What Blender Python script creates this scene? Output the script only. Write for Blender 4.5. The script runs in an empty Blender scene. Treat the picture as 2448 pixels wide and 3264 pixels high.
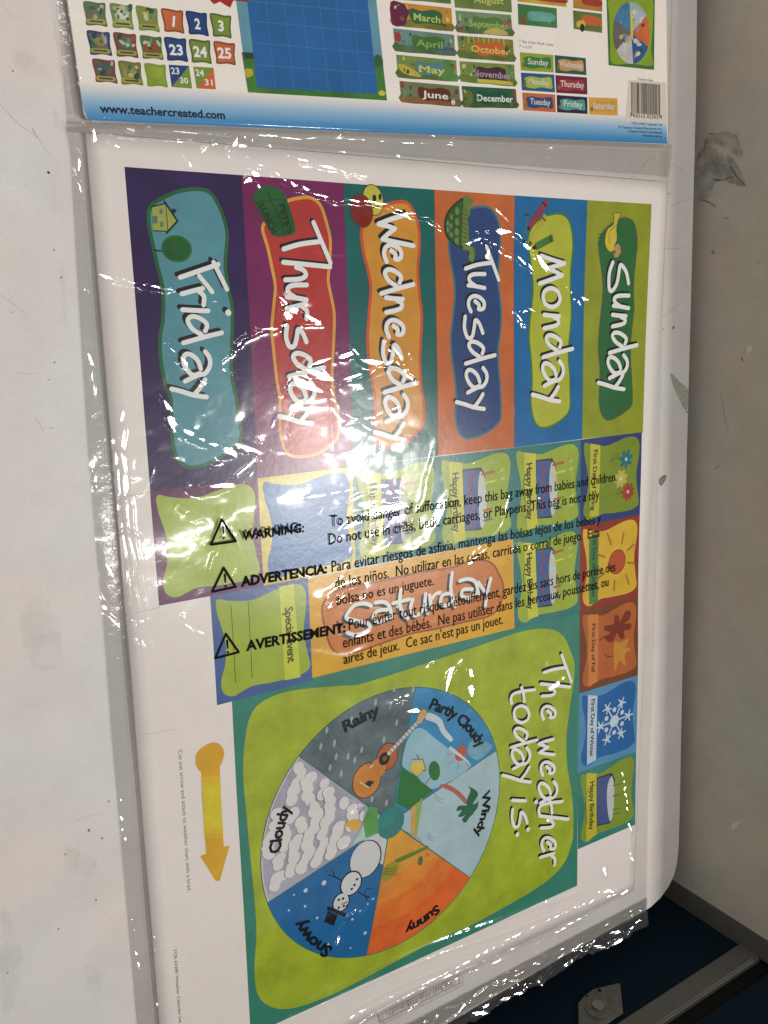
import bpy, math, random
import numpy as np
from mathutils import Vector, Matrix
from mathutils.geometry import delaunay_2d_cdt

random.seed(7); rng = np.random.default_rng(11)
scene = bpy.context.scene
col = scene.collection

# ------------------------------------------------------------------ camera
# recovered from the printed sheet itself: cards are 7 x 2.75 in, camera 0.52 m above the sheet
PP = np.array([1224.0, 1632.0]); FPX = 2883.93; H = 0.52244
RM = np.array([[0.84545016, -0.01688955, 0.5337872],
               [-0.12953029, -0.97614074, 0.17427326],
               [0.51810803, -0.21648096, -0.82746605]])
cam_data = bpy.data.cameras.new('camera')
cam = bpy.data.objects.new('camera', cam_data); col.objects.link(cam)
cam_data.sensor_fit = 'VERTICAL'; cam_data.sensor_height = 24.0
cam_data.lens = 24.0 * FPX / 3264.0
cam_data.clip_start = 0.01; cam_data.clip_end = 50
Rt = RM.T
xc, yc, zc = Rt[:, 0], -Rt[:, 1], -Rt[:, 2]
cam.matrix_world = Matrix(((xc[0], yc[0], zc[0], 0), (xc[1], yc[1], zc[1], 0), (xc[2], yc[2], zc[2], H), (0, 0, 0, 1)))
scene.camera = cam

# ------------------------------------------------------------------ light
world = bpy.data.worlds.new('World'); scene.world = world; world.use_nodes = True
bg = world.node_tree.nodes['Background']
bg.inputs['Color'].default_value = (1.0, 0.985, 0.965, 1); bg.inputs['Strength'].default_value = 0.30
def area(name, loc, target, sx, sy, power, color=(1, 0.965, 0.93), rz=0):
    L = bpy.data.lights.new(name, 'AREA'); L.shape = 'RECTANGLE'; L.size = sx; L.size_y = sy
    L.energy = power; L.color = color
    o = bpy.data.objects.new(name, L); col.objects.link(o); o.location = loc
    d = (Vector(target) - Vector(loc)).normalized()
    z = -d; x = Vector((math.cos(rz), math.sin(rz), 0)); x = (x - x.dot(z) * z).normalized(); y = z.cross(x)
    o.matrix_world = Matrix(((x.x, y.x, z.x, loc[0]), (x.y, y.y, z.y, loc[1]), (x.z, y.z, z.z, loc[2]), (0, 0, 0, 1)))
    return o
area('ceiling_tube', (1.34, -0.48, 1.9), (0.4, -0.2, 0), 0.30, 0.045, 12)
area('ceiling_tube', (1.34, -0.58, 1.9), (0.4, -0.2, 0), 0.30, 0.045, 12)
area('ceiling_tube', (0.74, -0.60, 1.9), (0.3, -0.2, 0), 0.3, 0.03, 2.2)
area('ceiling_panel', (0.15, 1.0, 2.1), (0.3, -0.1, 0), 1.2, 0.35, 15)
area('ceiling_panel', (-0.9, -0.7, 2.2), (0.3, -0.1, 0), 1.0, 0.4, 6)
scene.view_settings.view_transform = 'Standard'; scene.view_settings.look = 'None'
scene.view_settings.exposure = -0.17; scene.view_settings.gamma = 1.0
scene.cycles.transparent_max_bounces = 24
scene.cycles.max_bounces = 8
scene.cycles.caustics_reflective = False; scene.cycles.caustics_refractive = False

# ------------------------------------------------------------------ measuring helpers
FR = {'f': (0, 0, 1.0), 'v': (0, 0, 1.47559),
      'FR': (400, 560, .45198), 'TH': (760, 560, .45198), 'WE': (1060, 560, .45198),
      'TU': (1360, 600, .38412), 'MO': (1600, 600, .38412), 'SU': (1820, 600, .38412),
      'L1': (460, 1400, .48222), 'L2': (1100, 1400, .36166), 'L3': (1600, 1380, .27728),
      'L4': (1560, 1940, .36179), 'L5': (940, 1780, .4340),
      'A1': (0, 0, .60277), 'A2': (700, 0, .5425), 'A3': (1550, 0, .54129),
      'A4': (250, 480, .60277), 'A5': (1250, 480, .60277), 'A6': (250, 1000, .60277),
      'A8': (400, 1500, .60277), 'B1': (1200, 1500, .60277), 'B2': (400, 2100, .48222),
      'B3': (1100, 2100, .48222), 'B4': (800, 2600, .5425), 'B5': (1600, 2600, .51115),
      'B6': (0, 2500, .60277), 'B7': (0, 300, .5423), 'B8': (1950, 300, .54248),
      'W': (740, 2140, .5425), 'Y': (380, 2300, .43573), 'Q': (1180, 2700, .59072), 'T': (220, 380, .66305)}
def px(fr, x, y):
    a, b, s = FR[fr]; return (a + x * s, b + y * s)
def ray(p):
    return Rt @ np.array([p[0] - PP[0], p[1] - PP[1], FPX])
def onz(p, z=0.0):
    w = ray(p); k = (H - z) / -w[2]; return np.array([w[0] * k, w[1] * k])
def P(fr, x, y, z=0.0):
    return onz(px(fr, x, y), z)
def PL(fr, pts, z=0.0):
    return [P(fr, x, y, z) for x, y in pts]
CW = 0.06985                                   # card width, 2.75 in
X0 = 0.3118 * H; Y0 = -0.1955 * H
def UV(u, v):                                  # card grid on the sheet
    if v > 0: u = u + .035 * v * u / 5; v = float(np.interp(v, [0, 1, 2, 3, 4, 5, 7], [0, .99, 2.02, 3.035, 4.08, 5.12, 7.2]))
    return np.array([X0 + u * CW, Y0 - v * CW * 1.03])
def toUV(p):
    return ((p[0] - X0) / CW, (Y0 - p[1]) / (CW * 1.03))
def ph(x, y):                                  # the sheet is not quite flat
    return 0.0007 * math.sin(x * 21 + 1.0) * math.cos(y * 13 - .6) + 0.0005 * math.sin(y * 31 + x * 9) + 0.00035
def smooth(pts, n=6, closed=True):
    pts = [np.array(p, float) for p in pts]; m = len(pts); out = []
    rngk = range(m) if closed else range(m - 1)
    for i in rngk:
        if closed: p0, p1, p2, p3 = pts[i - 1], pts[i], pts[(i + 1) % m], pts[(i + 2) % m]
        else: p0, p1, p2, p3 = pts[max(i - 1, 0)], pts[i], pts[i + 1], pts[min(i + 2, m - 1)]
        for k in range(n):
            t = k / n
            out.append(0.5 * ((2 * p1) + (-p0 + p2) * t + (2 * p0 - 5 * p1 + 4 * p2 - p3) * t * t + (-p0 + 3 * p1 - 3 * p2 + p3) * t ** 3))
    if not closed: out.append(pts[-1])
    return out
def stroke(pts, w, n=5, curve=True, closed=False, taper=0.0):
    """polygons (quads and round joints) covering a pen stroke of width w"""
    q = smooth(pts, n, closed) if (curve and len(pts) > 2) else [np.array(p, float) for p in pts]
    if closed: q = q + [q[0]]
    polys = []; m = len(q)
    for i, c in enumerate(q):
        r = w / 2 * (1 - taper * i / max(1, m - 1))
        polys.append([c + r * np.array([math.cos(a), math.sin(a)]) for a in [k * math.pi / 5 + .1 for k in range(10)]])
    for i in range(m - 1):
        d = q[i + 1] - q[i]; L = np.hypot(*d)
        if L < 1e-7: continue
        nrm = np.array([-d[1], d[0]]) / L
        r0 = w / 2 * (1 - taper * i / max(1, m - 1)); r1 = w / 2 * (1 - taper * (i + 1) / max(1, m - 1))
        polys.append([q[i] + nrm * r0, q[i] - nrm * r0, q[i + 1] - nrm * r1, q[i + 1] + nrm * r1])
    return polys
def ell(c, rx, ry, rot=0, n=28, wob=0):
    return [np.array([c[0] + rx * (1 + wob * math.sin(3 * a + 1)) * math.cos(a) * math.cos(rot) - ry * math.sin(a) * math.sin(rot),
                      c[1] + rx * math.cos(a) * math.sin(rot) + ry * (1 + wob * math.sin(2 * a)) * math.sin(a) * math.cos(rot)])
            for a in [2 * math.pi * k / n for k in range(n)]]

# ------------------------------------------------------------------ materials
MATS = {}
def lin(c):
    c = c / 255.0
    return c / 12.92 if c <= .04045 else ((c + .055) / 1.055) ** 2.4
GAIN = 1.12
def print_mat(rgb, mott=.10, gain=None, rough=.24, name=None):
    key = (rgb, mott, gain, rough)
    if key in MATS: return MATS[key]
    g = GAIN if gain is None else gain
    base = [min(.86, max(.004, lin(v) * g)) for v in rgb]
    m = bpy.data.materials.new(name or 'printed_ink_%d_%d_%d' % rgb); m.use_nodes = True
    nt = m.node_tree; b = nt.nodes['Principled BSDF']
    tc = nt.nodes.new('ShaderNodeNewGeometry')
    n1 = nt.nodes.new('ShaderNodeTexNoise'); n1.inputs['Scale'].default_value = 42; n1.inputs['Detail'].default_value = 5; n1.inputs['Roughness'].default_value = .62
    nt.links.new(tc.outputs['Position'], n1.inputs['Vector'])
    n2 = nt.nodes.new('ShaderNodeTexNoise'); n2.inputs['Scale'].default_value = 1500; n2.inputs['Detail'].default_value = 2
    nt.links.new(tc.outputs['Position'], n2.inputs['Vector'])
    mr = nt.nodes.new('ShaderNodeMapRange'); mr.inputs[1].default_value = .3; mr.inputs[2].default_value = .7
    mr.inputs[3].default_value = 1 - mott * 1.3; mr.inputs[4].default_value = 1 + mott * 1.3
    nt.links.new(n1.outputs['Fac'], mr.inputs[0])
    mr2 = nt.nodes.new('ShaderNodeMapRange'); mr2.inputs[1].default_value = .25; mr2.inputs[2].default_value = .75
    mr2.inputs[3].default_value = .93; mr2.inputs[4].default_value = 1.07
    nt.links.new(n2.outputs['Fac'], mr2.inputs[0])
    mu = nt.nodes.new('ShaderNodeMath'); mu.operation = 'MULTIPLY'
    nt.links.new(mr.outputs[0], mu.inputs[0]); nt.links.new(mr2.outputs[0], mu.inputs[1])
    vm = nt.nodes.new('ShaderNodeVectorMath'); vm.operation = 'SCALE'; vm.inputs[0].default_value = base
    nt.links.new(mu.outputs[0], vm.inputs['Scale'])
    nt.links.new(vm.outputs[0], b.inputs['Base Color'])
    b.inputs['Roughness'].default_value = rough; b.inputs['Specular IOR Level'].default_value = .32
    bp = nt.nodes.new('ShaderNodeBump'); bp.inputs['Strength'].default_value = .12; bp.inputs['Distance'].default_value = .0004
    n3 = nt.nodes.new('ShaderNodeTexNoise'); n3.inputs['Scale'].default_value = 260; n3.inputs['Detail'].default_value = 4
    nt.links.new(tc.outputs['Position'], n3.inputs['Vector'])
    nt.links.new(n3.outputs['Fac'], bp.inputs['Height']); nt.links.new(bp.outputs[0], b.inputs['Normal'])
    MATS[key] = m; return m
def plain(name, rgb, rough=.5, metal=0, gain=None, spec=.4, noise=0.0, nscale=60, bump=0, bscale=400, bdist=.0003, grain=.05):
    m = bpy.data.materials.new(name); m.use_nodes = True; nt = m.node_tree; b = nt.nodes['Principled BSDF']
    g = GAIN if gain is None else gain
    base = [min(.88, lin(v) * g) for v in rgb] + [1]
    b.inputs['Base Color'].default_value = base; b.inputs['Roughness'].default_value = rough; b.inputs['Metallic'].default_value = metal
    b.inputs['Specular IOR Level'].default_value = spec
    geo = nt.nodes.new('ShaderNodeNewGeometry')
    if noise:
        n = nt.nodes.new('ShaderNodeTexNoise'); n.inputs['Scale'].default_value = nscale; n.inputs['Detail'].default_value = 6; n.inputs['Roughness'].default_value = .65
        nt.links.new(geo.outputs['Position'], n.inputs['Vector'])
        mr = nt.nodes.new('ShaderNodeMapRange'); mr.inputs[1].default_value = .3; mr.inputs[2].default_value = .7
        mr.inputs[3].default_value = 1 - noise; mr.inputs[4].default_value = 1 + noise
        nt.links.new(n.outputs['Fac'], mr.inputs[0])
        vm = nt.nodes.new('ShaderNodeVectorMath'); vm.operation = 'SCALE'
        nt.links.new(mr.outputs[0], vm.inputs['Scale'])
        nh = nt.nodes.new('ShaderNodeTexNoise'); nh.inputs['Scale'].default_value = nscale * .45; nh.inputs['Detail'].default_value = 3
        nt.links.new(geo.outputs['Position'], nh.inputs['Vector'])
        mh = nt.nodes.new('ShaderNodeMapRange'); mh.inputs[1].default_value = .35; mh.inputs[2].default_value = .65; nt.links.new(nh.outputs['Fac'], mh.inputs[0])
        mx = nt.nodes.new('ShaderNodeMix'); mx.data_type = 'RGBA'; nt.links.new(mh.outputs[0], mx.inputs[0])
        mx.inputs[6].default_value = [base[0] * 1.03, base[1] * .985, base[2] * .985, 1]; mx.inputs[7].default_value = [base[0] * .955, base[1] * 1.005, base[2] * 1.02, 1]
        # fine grain
        ng = nt.nodes.new('ShaderNodeTexNoise'); ng.inputs['Scale'].default_value = 900; ng.inputs['Detail'].default_value = 2; nt.links.new(geo.outputs['Position'], ng.inputs['Vector'])
        mg = nt.nodes.new('ShaderNodeMapRange'); mg.inputs[1].default_value = .3; mg.inputs[2].default_value = .7; mg.inputs[3].default_value = 1 - grain; mg.inputs[4].default_value = 1 + grain
        nt.links.new(ng.outputs['Fac'], mg.inputs[0])
        vg = nt.nodes.new('ShaderNodeVectorMath'); vg.operation = 'SCALE'; nt.links.new(mx.outputs[2], vg.inputs[0]); nt.links.new(mg.outputs[0], vg.inputs['Scale'])
        nt.links.new(vg.outputs[0], vm.inputs[0]); nt.links.new(vm.outputs[0], b.inputs['Base Color'])
    if bump:
        n = nt.nodes.new('ShaderNodeTexNoise'); n.inputs['Scale'].default_value = bscale; n.inputs['Detail'].default_value = 4
        nt.links.new(geo.outputs['Position'], n.inputs['Vector'])
        bp = nt.nodes.new('ShaderNodeBump'); bp.inputs['Strength'].default_value = bump; bp.inputs['Distance'].default_value = bdist
        nt.links.new(n.outputs['Fac'], bp.inputs['Height']); nt.links.new(bp.outputs[0], b.inputs['Normal'])
    return m
def film_mat(name, tint=.95, rough=.068, refl=1.3, bump=.07, haze=0.0, milky=.34):
    m = bpy.data.materials.new(name); m.use_nodes = True; nt = m.node_tree; nt.nodes.clear()
    out = nt.nodes.new('ShaderNodeOutputMaterial'); mix = nt.nodes.new('ShaderNodeMixShader')
    tr = nt.nodes.new('ShaderNodeBsdfTransparent'); tr.inputs[0].default_value = (tint, tint * .997, tint * .99, 1)
    gl = nt.nodes.new('ShaderNodeBsdfGlossy'); gl.inputs['Roughness'].default_value = rough
    geo = nt.nodes.new('ShaderNodeNewGeometry')
    bp = nt.nodes.new('ShaderNodeBump'); bp.inputs['Strength'].default_value = bump; bp.inputs['Distance'].default_value = .0006
    n = nt.nodes.new('ShaderNodeTexNoise'); n.inputs['Scale'].default_value = 170; n.inputs['Detail'].default_value = 3; n.inputs['Distortion'].default_value = .6
    nt.links.new(geo.outputs['Position'], n.inputs['Vector']); nt.links.new(n.outputs['Fac'], bp.inputs['Height'])
    nt.links.new(bp.outputs[0], gl.inputs['Normal'])
    g2_ = nt.nodes.new('ShaderNodeBsdfGlossy'); g2_.inputs['Roughness'].default_value = .17; nt.links.new(bp.outputs[0], g2_.inputs['Normal'])
    gm = nt.nodes.new('ShaderNodeMixShader'); gm.inputs[0].default_value = milky; nt.links.new(gl.outputs[0], gm.inputs[1]); nt.links.new(g2_.outputs[0], gm.inputs[2])
    dot = nt.nodes.new('ShaderNodeVectorMath'); dot.operation = 'DOT_PRODUCT'
    nt.links.new(geo.outputs['Normal'], dot.inputs[0]); nt.links.new(geo.outputs['Incoming'], dot.inputs[1])
    ab = nt.nodes.new('ShaderNodeMath'); ab.operation = 'ABSOLUTE'; nt.links.new(dot.outputs['Value'], ab.inputs[0])
    om = nt.nodes.new('ShaderNodeMath'); om.operation = 'SUBTRACT'; om.inputs[0].default_value = 1; nt.links.new(ab.outputs[0], om.inputs[1])
    pw = nt.nodes.new('ShaderNodeMath'); pw.operation = 'POWER'; pw.inputs[1].default_value = 5; nt.links.new(om.outputs[0], pw.inputs[0])
    ma = nt.nodes.new('ShaderNodeMath'); ma.operation = 'MULTIPLY_ADD'; ma.inputs[1].default_value = .8; ma.inputs[2].default_value = .04 * refl
    ma.use_clamp = True
    nt.links.new(pw.outputs[0], ma.inputs[0])
    nt.links.new(ma.outputs[0], mix.inputs[0])
    base_ = tr.outputs[0]
    if haze:
        df = nt.nodes.new('ShaderNodeBsdfDiffuse'); df.inputs[0].default_value = (.8, .8, .8, 1); hm = nt.nodes.new('ShaderNodeMixShader'); hm.inputs[0].default_value = haze
        nt.links.new(tr.outputs[0], hm.inputs[1]); nt.links.new(df.outputs[0], hm.inputs[2]); base_ = hm.outputs[0]
    nt.links.new(base_, mix.inputs[1]); nt.links.new(gm.outputs[0], mix.inputs[2])
    nt.links.new(mix.outputs[0], out.inputs[0])
    return m
def smudge_mat(name, rgb, alpha, scale=60, lo=.45, hi=.62):
    m = bpy.data.materials.new(name); m.use_nodes = True; nt = m.node_tree; b = nt.nodes['Principled BSDF']
    b.inputs['Base Color'].default_value = [lin(v) for v in rgb] + [1]; b.inputs['Roughness'].default_value = .7
    geo = nt.nodes.new('ShaderNodeNewGeometry')
    n = nt.nodes.new('ShaderNodeTexNoise'); n.inputs['Scale'].default_value = scale; n.inputs['Detail'].default_value = 7; n.inputs['Roughness'].default_value = .7
    nt.links.new(geo.outputs['Position'], n.inputs['Vector'])
    mr = nt.nodes.new('ShaderNodeMapRange'); mr.inputs[1].default_value = lo; mr.inputs[2].default_value = hi; mr.inputs[3].default_value = 0; mr.inputs[4].default_value = alpha
    nt.links.new(n.outputs['Fac'], mr.inputs[0])
    at = nt.nodes.new('ShaderNodeAttribute'); at.attribute_name = 'fade'
    mu = nt.nodes.new('ShaderNodeMath'); mu.operation = 'MULTIPLY'
    nt.links.new(mr.outputs[0], mu.inputs[0]); nt.links.new(at.outputs['Fac'], mu.inputs[1]); nt.links.new(mu.outputs[0], b.inputs['Alpha'])
    return m

# ------------------------------------------------------------------ object helpers
def link(name, me, parent=None, mats=()):
    o = bpy.data.objects.new(name, me); col.objects.link(o)
    for m in mats: me.materials.append(m)
    if parent: o.parent = parent
    return o
def tag(o, label=None, cat=None, group=None, kind=None):
    if label: o['label'] = label
    if cat: o['category'] = cat
    if group: o['group'] = group
    if kind: o['kind'] = kind
    return o
def densify(p, L):
    out = []
    for i in range(len(p)):
        a = np.array(p[i]); b = np.array(p[(i + 1) % len(p)]); n = max(1, int(np.hypot(*(b - a)) / L))
        out += [a + (b - a) * k / n for k in range(n)]
    return out
def tri(polys, big=.005):
    """triangles covering the union of the polygons; extra inner points keep wide shapes bendable"""
    S = 100.0; vs = []; fs = []
    for p in polys:
        if big < 1: p = densify(p, big)
        if sum(p[i][0] * p[(i + 1) % len(p)][1] - p[i][1] * p[(i + 1) % len(p)][0] for i in range(len(p))) < 0: p = p[::-1]
        k = len(vs); vs += [Vector((float(q[0]) * S, float(q[1]) * S)) for q in p]; fs.append(list(range(k, len(vs))))
    a = np.array([(v.x, v.y) for v in vs]); lo = a.min(0); hi = a.max(0)
    g = big * S
    if (hi - lo).min() > g * 1.2:
        for x in np.arange(math.floor(lo[0] / g) * g, hi[0], g):
            for y in np.arange(math.floor(lo[1] / g) * g, hi[1], g):
                vs.append(Vector((x + .001, y + .0013)))
    r = delaunay_2d_cdt(vs, [], fs, 0, 1e-4)
    co = np.array([(v.x, v.y) for v in r[0]]); T = np.array([list(f) for f in r[2]]); cen = co[T].mean(1); ok = np.zeros(len(T), bool)
    for f in fs:
        q = np.array([(vs[i].x, vs[i].y) for i in f]); lo_ = q.min(0); hi_ = q.max(0)
        c = np.where(~ok & (cen[:, 0] > lo_[0]) & (cen[:, 0] < hi_[0]) & (cen[:, 1] > lo_[1]) & (cen[:, 1] < hi_[1]))[0]
        if not len(c): continue
        x = cen[c, 0][:, None]; y = cen[c, 1][:, None]; a = q[None]; b = np.roll(q, -1, 0)[None]
        cr = ((a[..., 1] > y) != (b[..., 1] > y)) & (x < (b[..., 0] - a[..., 0]) * (y - a[..., 1]) / (b[..., 1] - a[..., 1] + 1e-30) + a[..., 0])
        ok[c[cr.sum(1) % 2 == 1]] = True
    keep = T[ok].tolist()
    used = sorted({i for f in keep for i in f}); mp = {i: k for k, i in enumerate(used)}
    return [(r[0][i].x / S, r[0][i].y / S) for i in used], [[mp[i] for i in f] for f in keep]
LZ = 4.0e-5
def art(name, layers, parent, zf=ph, label=None):
    """one printed piece: layers = [(polys, level, material)]"""
    V = []; F = []; MI = []; mats = []
    for polys, lev, mat in layers:
        if not polys: continue
        if not isinstance(polys[0], list): polys = [polys]
        v, f = tri(polys)
        k = len(V)
        V += [(x, y, zf(x, y) + lev * LZ) for x, y in v]
        if mat not in mats: mats.append(mat)
        mi = mats.index(mat)
        for t in f:
            (x0, y0), (x1, y1), (x2, y2) = v[t[0]], v[t[1]], v[t[2]]
            if (x1 - x0) * (y2 - y0) - (x2 - x0) * (y1 - y0) < 0: t = t[::-1]
            F.append([k + i for i in t]); MI.append(mi)
    me = bpy.data.meshes.new(name); me.from_pydata(V, [], F)
    me.polygons.foreach_set('material_index', MI); me.polygons.foreach_set('use_smooth', [True] * len(F))
    o = link(name, me, parent, mats)
    if label: o['label'] = label
    return o
# text from the built in font, laid along a baseline
_tc = {}
def glyphs(s, bold=0.0, res=2, spacing=1.0):
    key = (s, bold, res, spacing)
    if key in _tc: return _tc[key]
    cu = bpy.data.curves.new('t', 'FONT'); cu.body = s; cu.size = 1; cu.resolution_u = res; cu.offset = bold; cu.space_character = spacing
    o = bpy.data.objects.new('t', cu); col.objects.link(o)
    dg = bpy.context.evaluated_depsgraph_get(); e = o.evaluated_get(dg); me = e.to_mesh()
    v = np.array([q.co[:2] for q in me.vertices]) if len(me.vertices) else np.zeros((0, 2)); f = [list(p.vertices) for p in me.polygons]
    e.to_mesh_clear(); bpy.data.objects.remove(o); bpy.data.curves.remove(cu)
    _tc[key] = (v, f); return _tc[key]
CAP = 0.729
def text_geo(s, base, cap, bold=0.0, shear=0.0, z=0.0, mirror=False, spacing=1.0):
    """base: list of world points along the baseline, cap: capital height in metres"""
    v, f = glyphs(s, bold, 2, spacing); v = v.copy()
    if len(v) == 0: return [], []
    x0 = v[:, 0].min(); Wd = v[:, 0].max() - x0
    q = smooth(base, 8, False) if len(base) > 2 else [np.array(b) for b in base]
    q = np.array(q); seg = np.hypot(*(q[1:] - q[:-1]).T); cum = np.concatenate([[0], np.cumsum(seg)])
    out = []
    for x, y in v:
        s_ = (x - x0 + shear * y) / Wd
        if mirror: s_ = 1 - s_
        s_ = s_ * cum[-1]; i = int(np.clip(np.searchsorted(cum, s_) - 1, 0, len(seg) - 1))
        d = (q[i + 1] - q[i]) / seg[i]
        p = q[i] + d * (s_ - cum[i]) + np.array([-d[1], d[0]]) * (y / CAP * cap)
        out.append((p[0], p[1]))
    return out, f
def text(name, s, base, cap, mat, parent, lev=1, zf=ph, bold=0.0, shear=0.0, shadow=None, mirror=False, spacing=1.0):
    out, f = text_geo(s, base, cap, bold, shear, mirror=mirror, spacing=spacing)
    V = [(x, y, zf(x, y) + lev * LZ) for x, y in out]; F = [list(t) for t in f]
    if mirror: F = [t[::-1] for t in F]
    mats = [mat]; MI = [0] * len(F)
    if shadow:
        dx, dy, m2 = shadow; k = len(V)
        V += [(x + dx, y + dy, zf(x, y) + (lev - .5) * LZ) for x, y in out]; F += [[k + i for i in t] for t in f]; MI += [1] * len(f); mats.append(m2)
    me = bpy.data.meshes.new(name); me.from_pydata(V, [], F); me.polygons.foreach_set('material_index', MI)
    return link(name, me, parent, mats)
def slab(name, outline, z0, z1, mat, parent=None, bevel=0.0):
    """solid plate from an outline, with its own thickness"""
    v, f = tri([outline], big=10)
    import bmesh
    bm = bmesh.new(); n = len(outline)
    top = [bm.verts.new((float(p[0]), float(p[1]), z1)) for p in outline]; bot = [bm.verts.new((float(p[0]), float(p[1]), z0)) for p in outline]
    bm.faces.new(top); bm.faces.new(bot[::-1])
    for i in range(n): bm.faces.new((top[i], bot[i], bot[(i + 1) % n], top[(i + 1) % n]))
    bmesh.ops.recalc_face_normals(bm, faces=bm.faces)
    if bevel:
        es = [e for e in bm.edges if all(abs(q.co.z - z1) < 1e-7 for q in e.verts)]
        bmesh.ops.bevel(bm, geom=es, offset=bevel, segments=3, affect='EDGES', profile=.6)
    me = bpy.data.meshes.new(name); bm.to_mesh(me); bm.free()
    return link(name, me, parent, [mat])
def empty(name, loc, **k):
    o = bpy.data.objects.new(name, None); col.objects.link(o); o.empty_display_size = .02
    return tag(o, **k)
def px_len(fr, x, y, d):           # metres spanned by d zoom pixels around a point
    a = P(fr, x, y); b = P(fr, x + d, y); c = P(fr, x, y + d)
    return (np.hypot(*(b - a)) + np.hypot(*(c - a))) / 2

# ================================================================== ROOM
TZ = -0.0035                                        # table surface; the paper stack is 3 mm thick
eD = np.array([.0508, -.9987]); nD = np.array([.9987, .0508])
m_table = plain('scuffed_white_laminate', (204, 199, 193), rough=.42, noise=.055, nscale=22, bump=.10, bscale=900, bdist=.0002, gain=1.02)
corner = [px('f', 2224, 0), (2221, 300), (2206, 900), (2190, 1500), (2178, 2100), (2168, 2600), (2165, 2700), (2160, 2750), (2150, 2790), (2132, 2828), (2106, 2864), (2075, 2893), (2050, 2909), (1990, 2940)]
tout = [onz(p, TZ) for p in corner]
tip = tout[0] - (tout[1] - tout[0]) / np.hypot(*(tout[1] - tout[0])) * .35
tend = tout[-1] - nD * 1.3
outline = [tip] + tout + [tend, tip - nD * 1.55]
table = empty('table', (0, 0, 0), label='scuffed off white table top with a rounded corner, under the bagged sheets', cat='table')
slab('table_top', outline, TZ - .026, TZ, m_table, table, bevel=.0015)
for (a, b) in ((.28, .1), (.28, -.42)):
    pass
m_leg = plain('grey_leg_paint', (95, 95, 95), rough=.4)
for cx, cy in ((-.55, -.5), (.5, -.5), (-.55, .45), (.5, .45)):
    c = np.array([cx, cy]); slab('leg', [c + q for q in ell((0, 0), .02, .02, n=16)], -.72, TZ - .0265, m_leg, table)
# pencil and scuff marks on the table
m_pencil = smudge_mat('graphite_scratch', (104, 96, 90), .36, scale=500, lo=.3, hi=.6)
m_dirt = smudge_mat('grey_smear', (120, 112, 106), .13, scale=70, lo=.36, hi=.8)
m_spot = plain('dark_speck', (112, 104, 97), rough=.8)
def decal(name, polys, mat, z, parent, kind=None, fade=True, fr=None):
    v, f = tri(polys, big=.004)
    me = bpy.data.meshes.new(name); me.from_pydata([(x, y, z) for x, y in v], [], f)
    if fade:
        at = me.attributes.new('fade', 'FLOAT', 'POINT')
        from collections import Counter
        c = Counter()
        for t in f:
            for i in range(len(t)): c[tuple(sorted((t[i], t[(i + 1) % len(t)])))] += 1
        edge = {i for e, n in c.items() if n == 1 for i in e}
        single = len(edge) == len(v)
        at.data.foreach_set('value', [1.0 if (single or i not in edge) else 0.0 for i in range(len(v))])
    o = link(name, me, parent, [mat])
    for p in me.polygons:
        if p.normal.z < 0: p.flip()
    return o
def mark(fr, pts, w, mat=None, name='scratch', z=None):
    z = TZ + .00008 if z is None else z
    s = px_len(fr, *pts[0], w)
    return decal(name, stroke(PL(fr, pts, z), s, 4, taper=.5), mat or m_pencil, z, table)
mark('B7', [(0, 60), (60, 125), (130, 190), (200, 240), (250, 300), (300, 365), (360, 435)], 5)
mark('B7', [(190, 200), (215, 245), (250, 290)], 9)
mark('A1', [(10, 20), (70, 90), (150, 115)], 2)
mark('B7', [(0, 1180), (70, 1230), (130, 1275), (165, 1330)], 4)
mark('B7', [(55, 1295), (85, 1275)], 6)
mark('B7', [(205, 1900), (235, 1945), (258, 1980)], 6)
mark('B7', [(290, 1962), (320, 1968)], 8)
mark('B7', [(100, 1640), (180, 1645), (240, 1640)], 3)
mark('B8', [(350, 410), (400, 440), (440, 475)], 4)
mark('B8', [(345, 665), (420, 630), (470, 610)], 4)
mark('B8', [(295, 1310), (360, 1260), (435, 1212)], 4)
mark('B8', [(300, 905), (390, 908), (470, 875)], 4)
mark('B8', [(325, 592), (352, 580)], 9)
mark('f', [(1990, 590), (2040, 540), (2080, 500)], 2.5)
mark('B6', [(400, 190), (480, 165), (560, 160)], 3)
for fr, x, y, r in (('B7', 320, 1577, 6), ('B7', 290, 1678, 5), ('B7', 283, 462, 8), ('B7', 358, 1078, 7), ('B7', 318, 916, 6), ('B8', 305, 1380, 5),
                    ('B8', 362, 1372, 9), ('B8', 333, 873, 4), ('B8', 438, 1742, 5), ('B8', 442, 1868, 6), ('B6', 575, 90, 6), ('B6', 470, 243, 9),
                    ('B6', 540, 285, 7), ('B6', 508, 612, 6), ('B6', 40, 998, 5), ('B6', 345, 370, 5), ('B6', 310, 765, 6), ('A1', 68, 376, 6), ('A1', 258, 912, 9)):
    s = px_len(fr, x, y, r)
    decal('speck', [ell(P(fr, x, y, TZ), s, s * .7, rng.random() * 3, 9, .2)], m_spot, TZ + .00008, table, fade=False)
for fr, pts in (('B7', [(300, 470), (345, 520), (330, 700), (315, 900), (380, 1010), (400, 1340), (360, 1360), (345, 1000), (295, 700)]),
                ('B7', [(310, 90), (335, 110), (345, 190), (325, 210)]),
                ('B6', [(330, 330), (450, 350), (520, 420), (470, 500), (350, 460)]),
                ('B6', [(0, 650), (60, 700), (120, 900), (90, 1150), (0, 1200)]),
                ('B6', [(440, 950), (520, 980), (540, 1090), (460, 1100)]),
                ('A1', [(60, 250), (160, 280), (260, 380), (180, 420), (70, 360)]),
                ('f', [(90, 1900), (180, 1940), (200, 2100), (120, 2140), (60, 2020)])):
    decal('smear', [smooth(PL(fr, pts, TZ), 4)], m_dirt, TZ + .00005, table)
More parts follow.
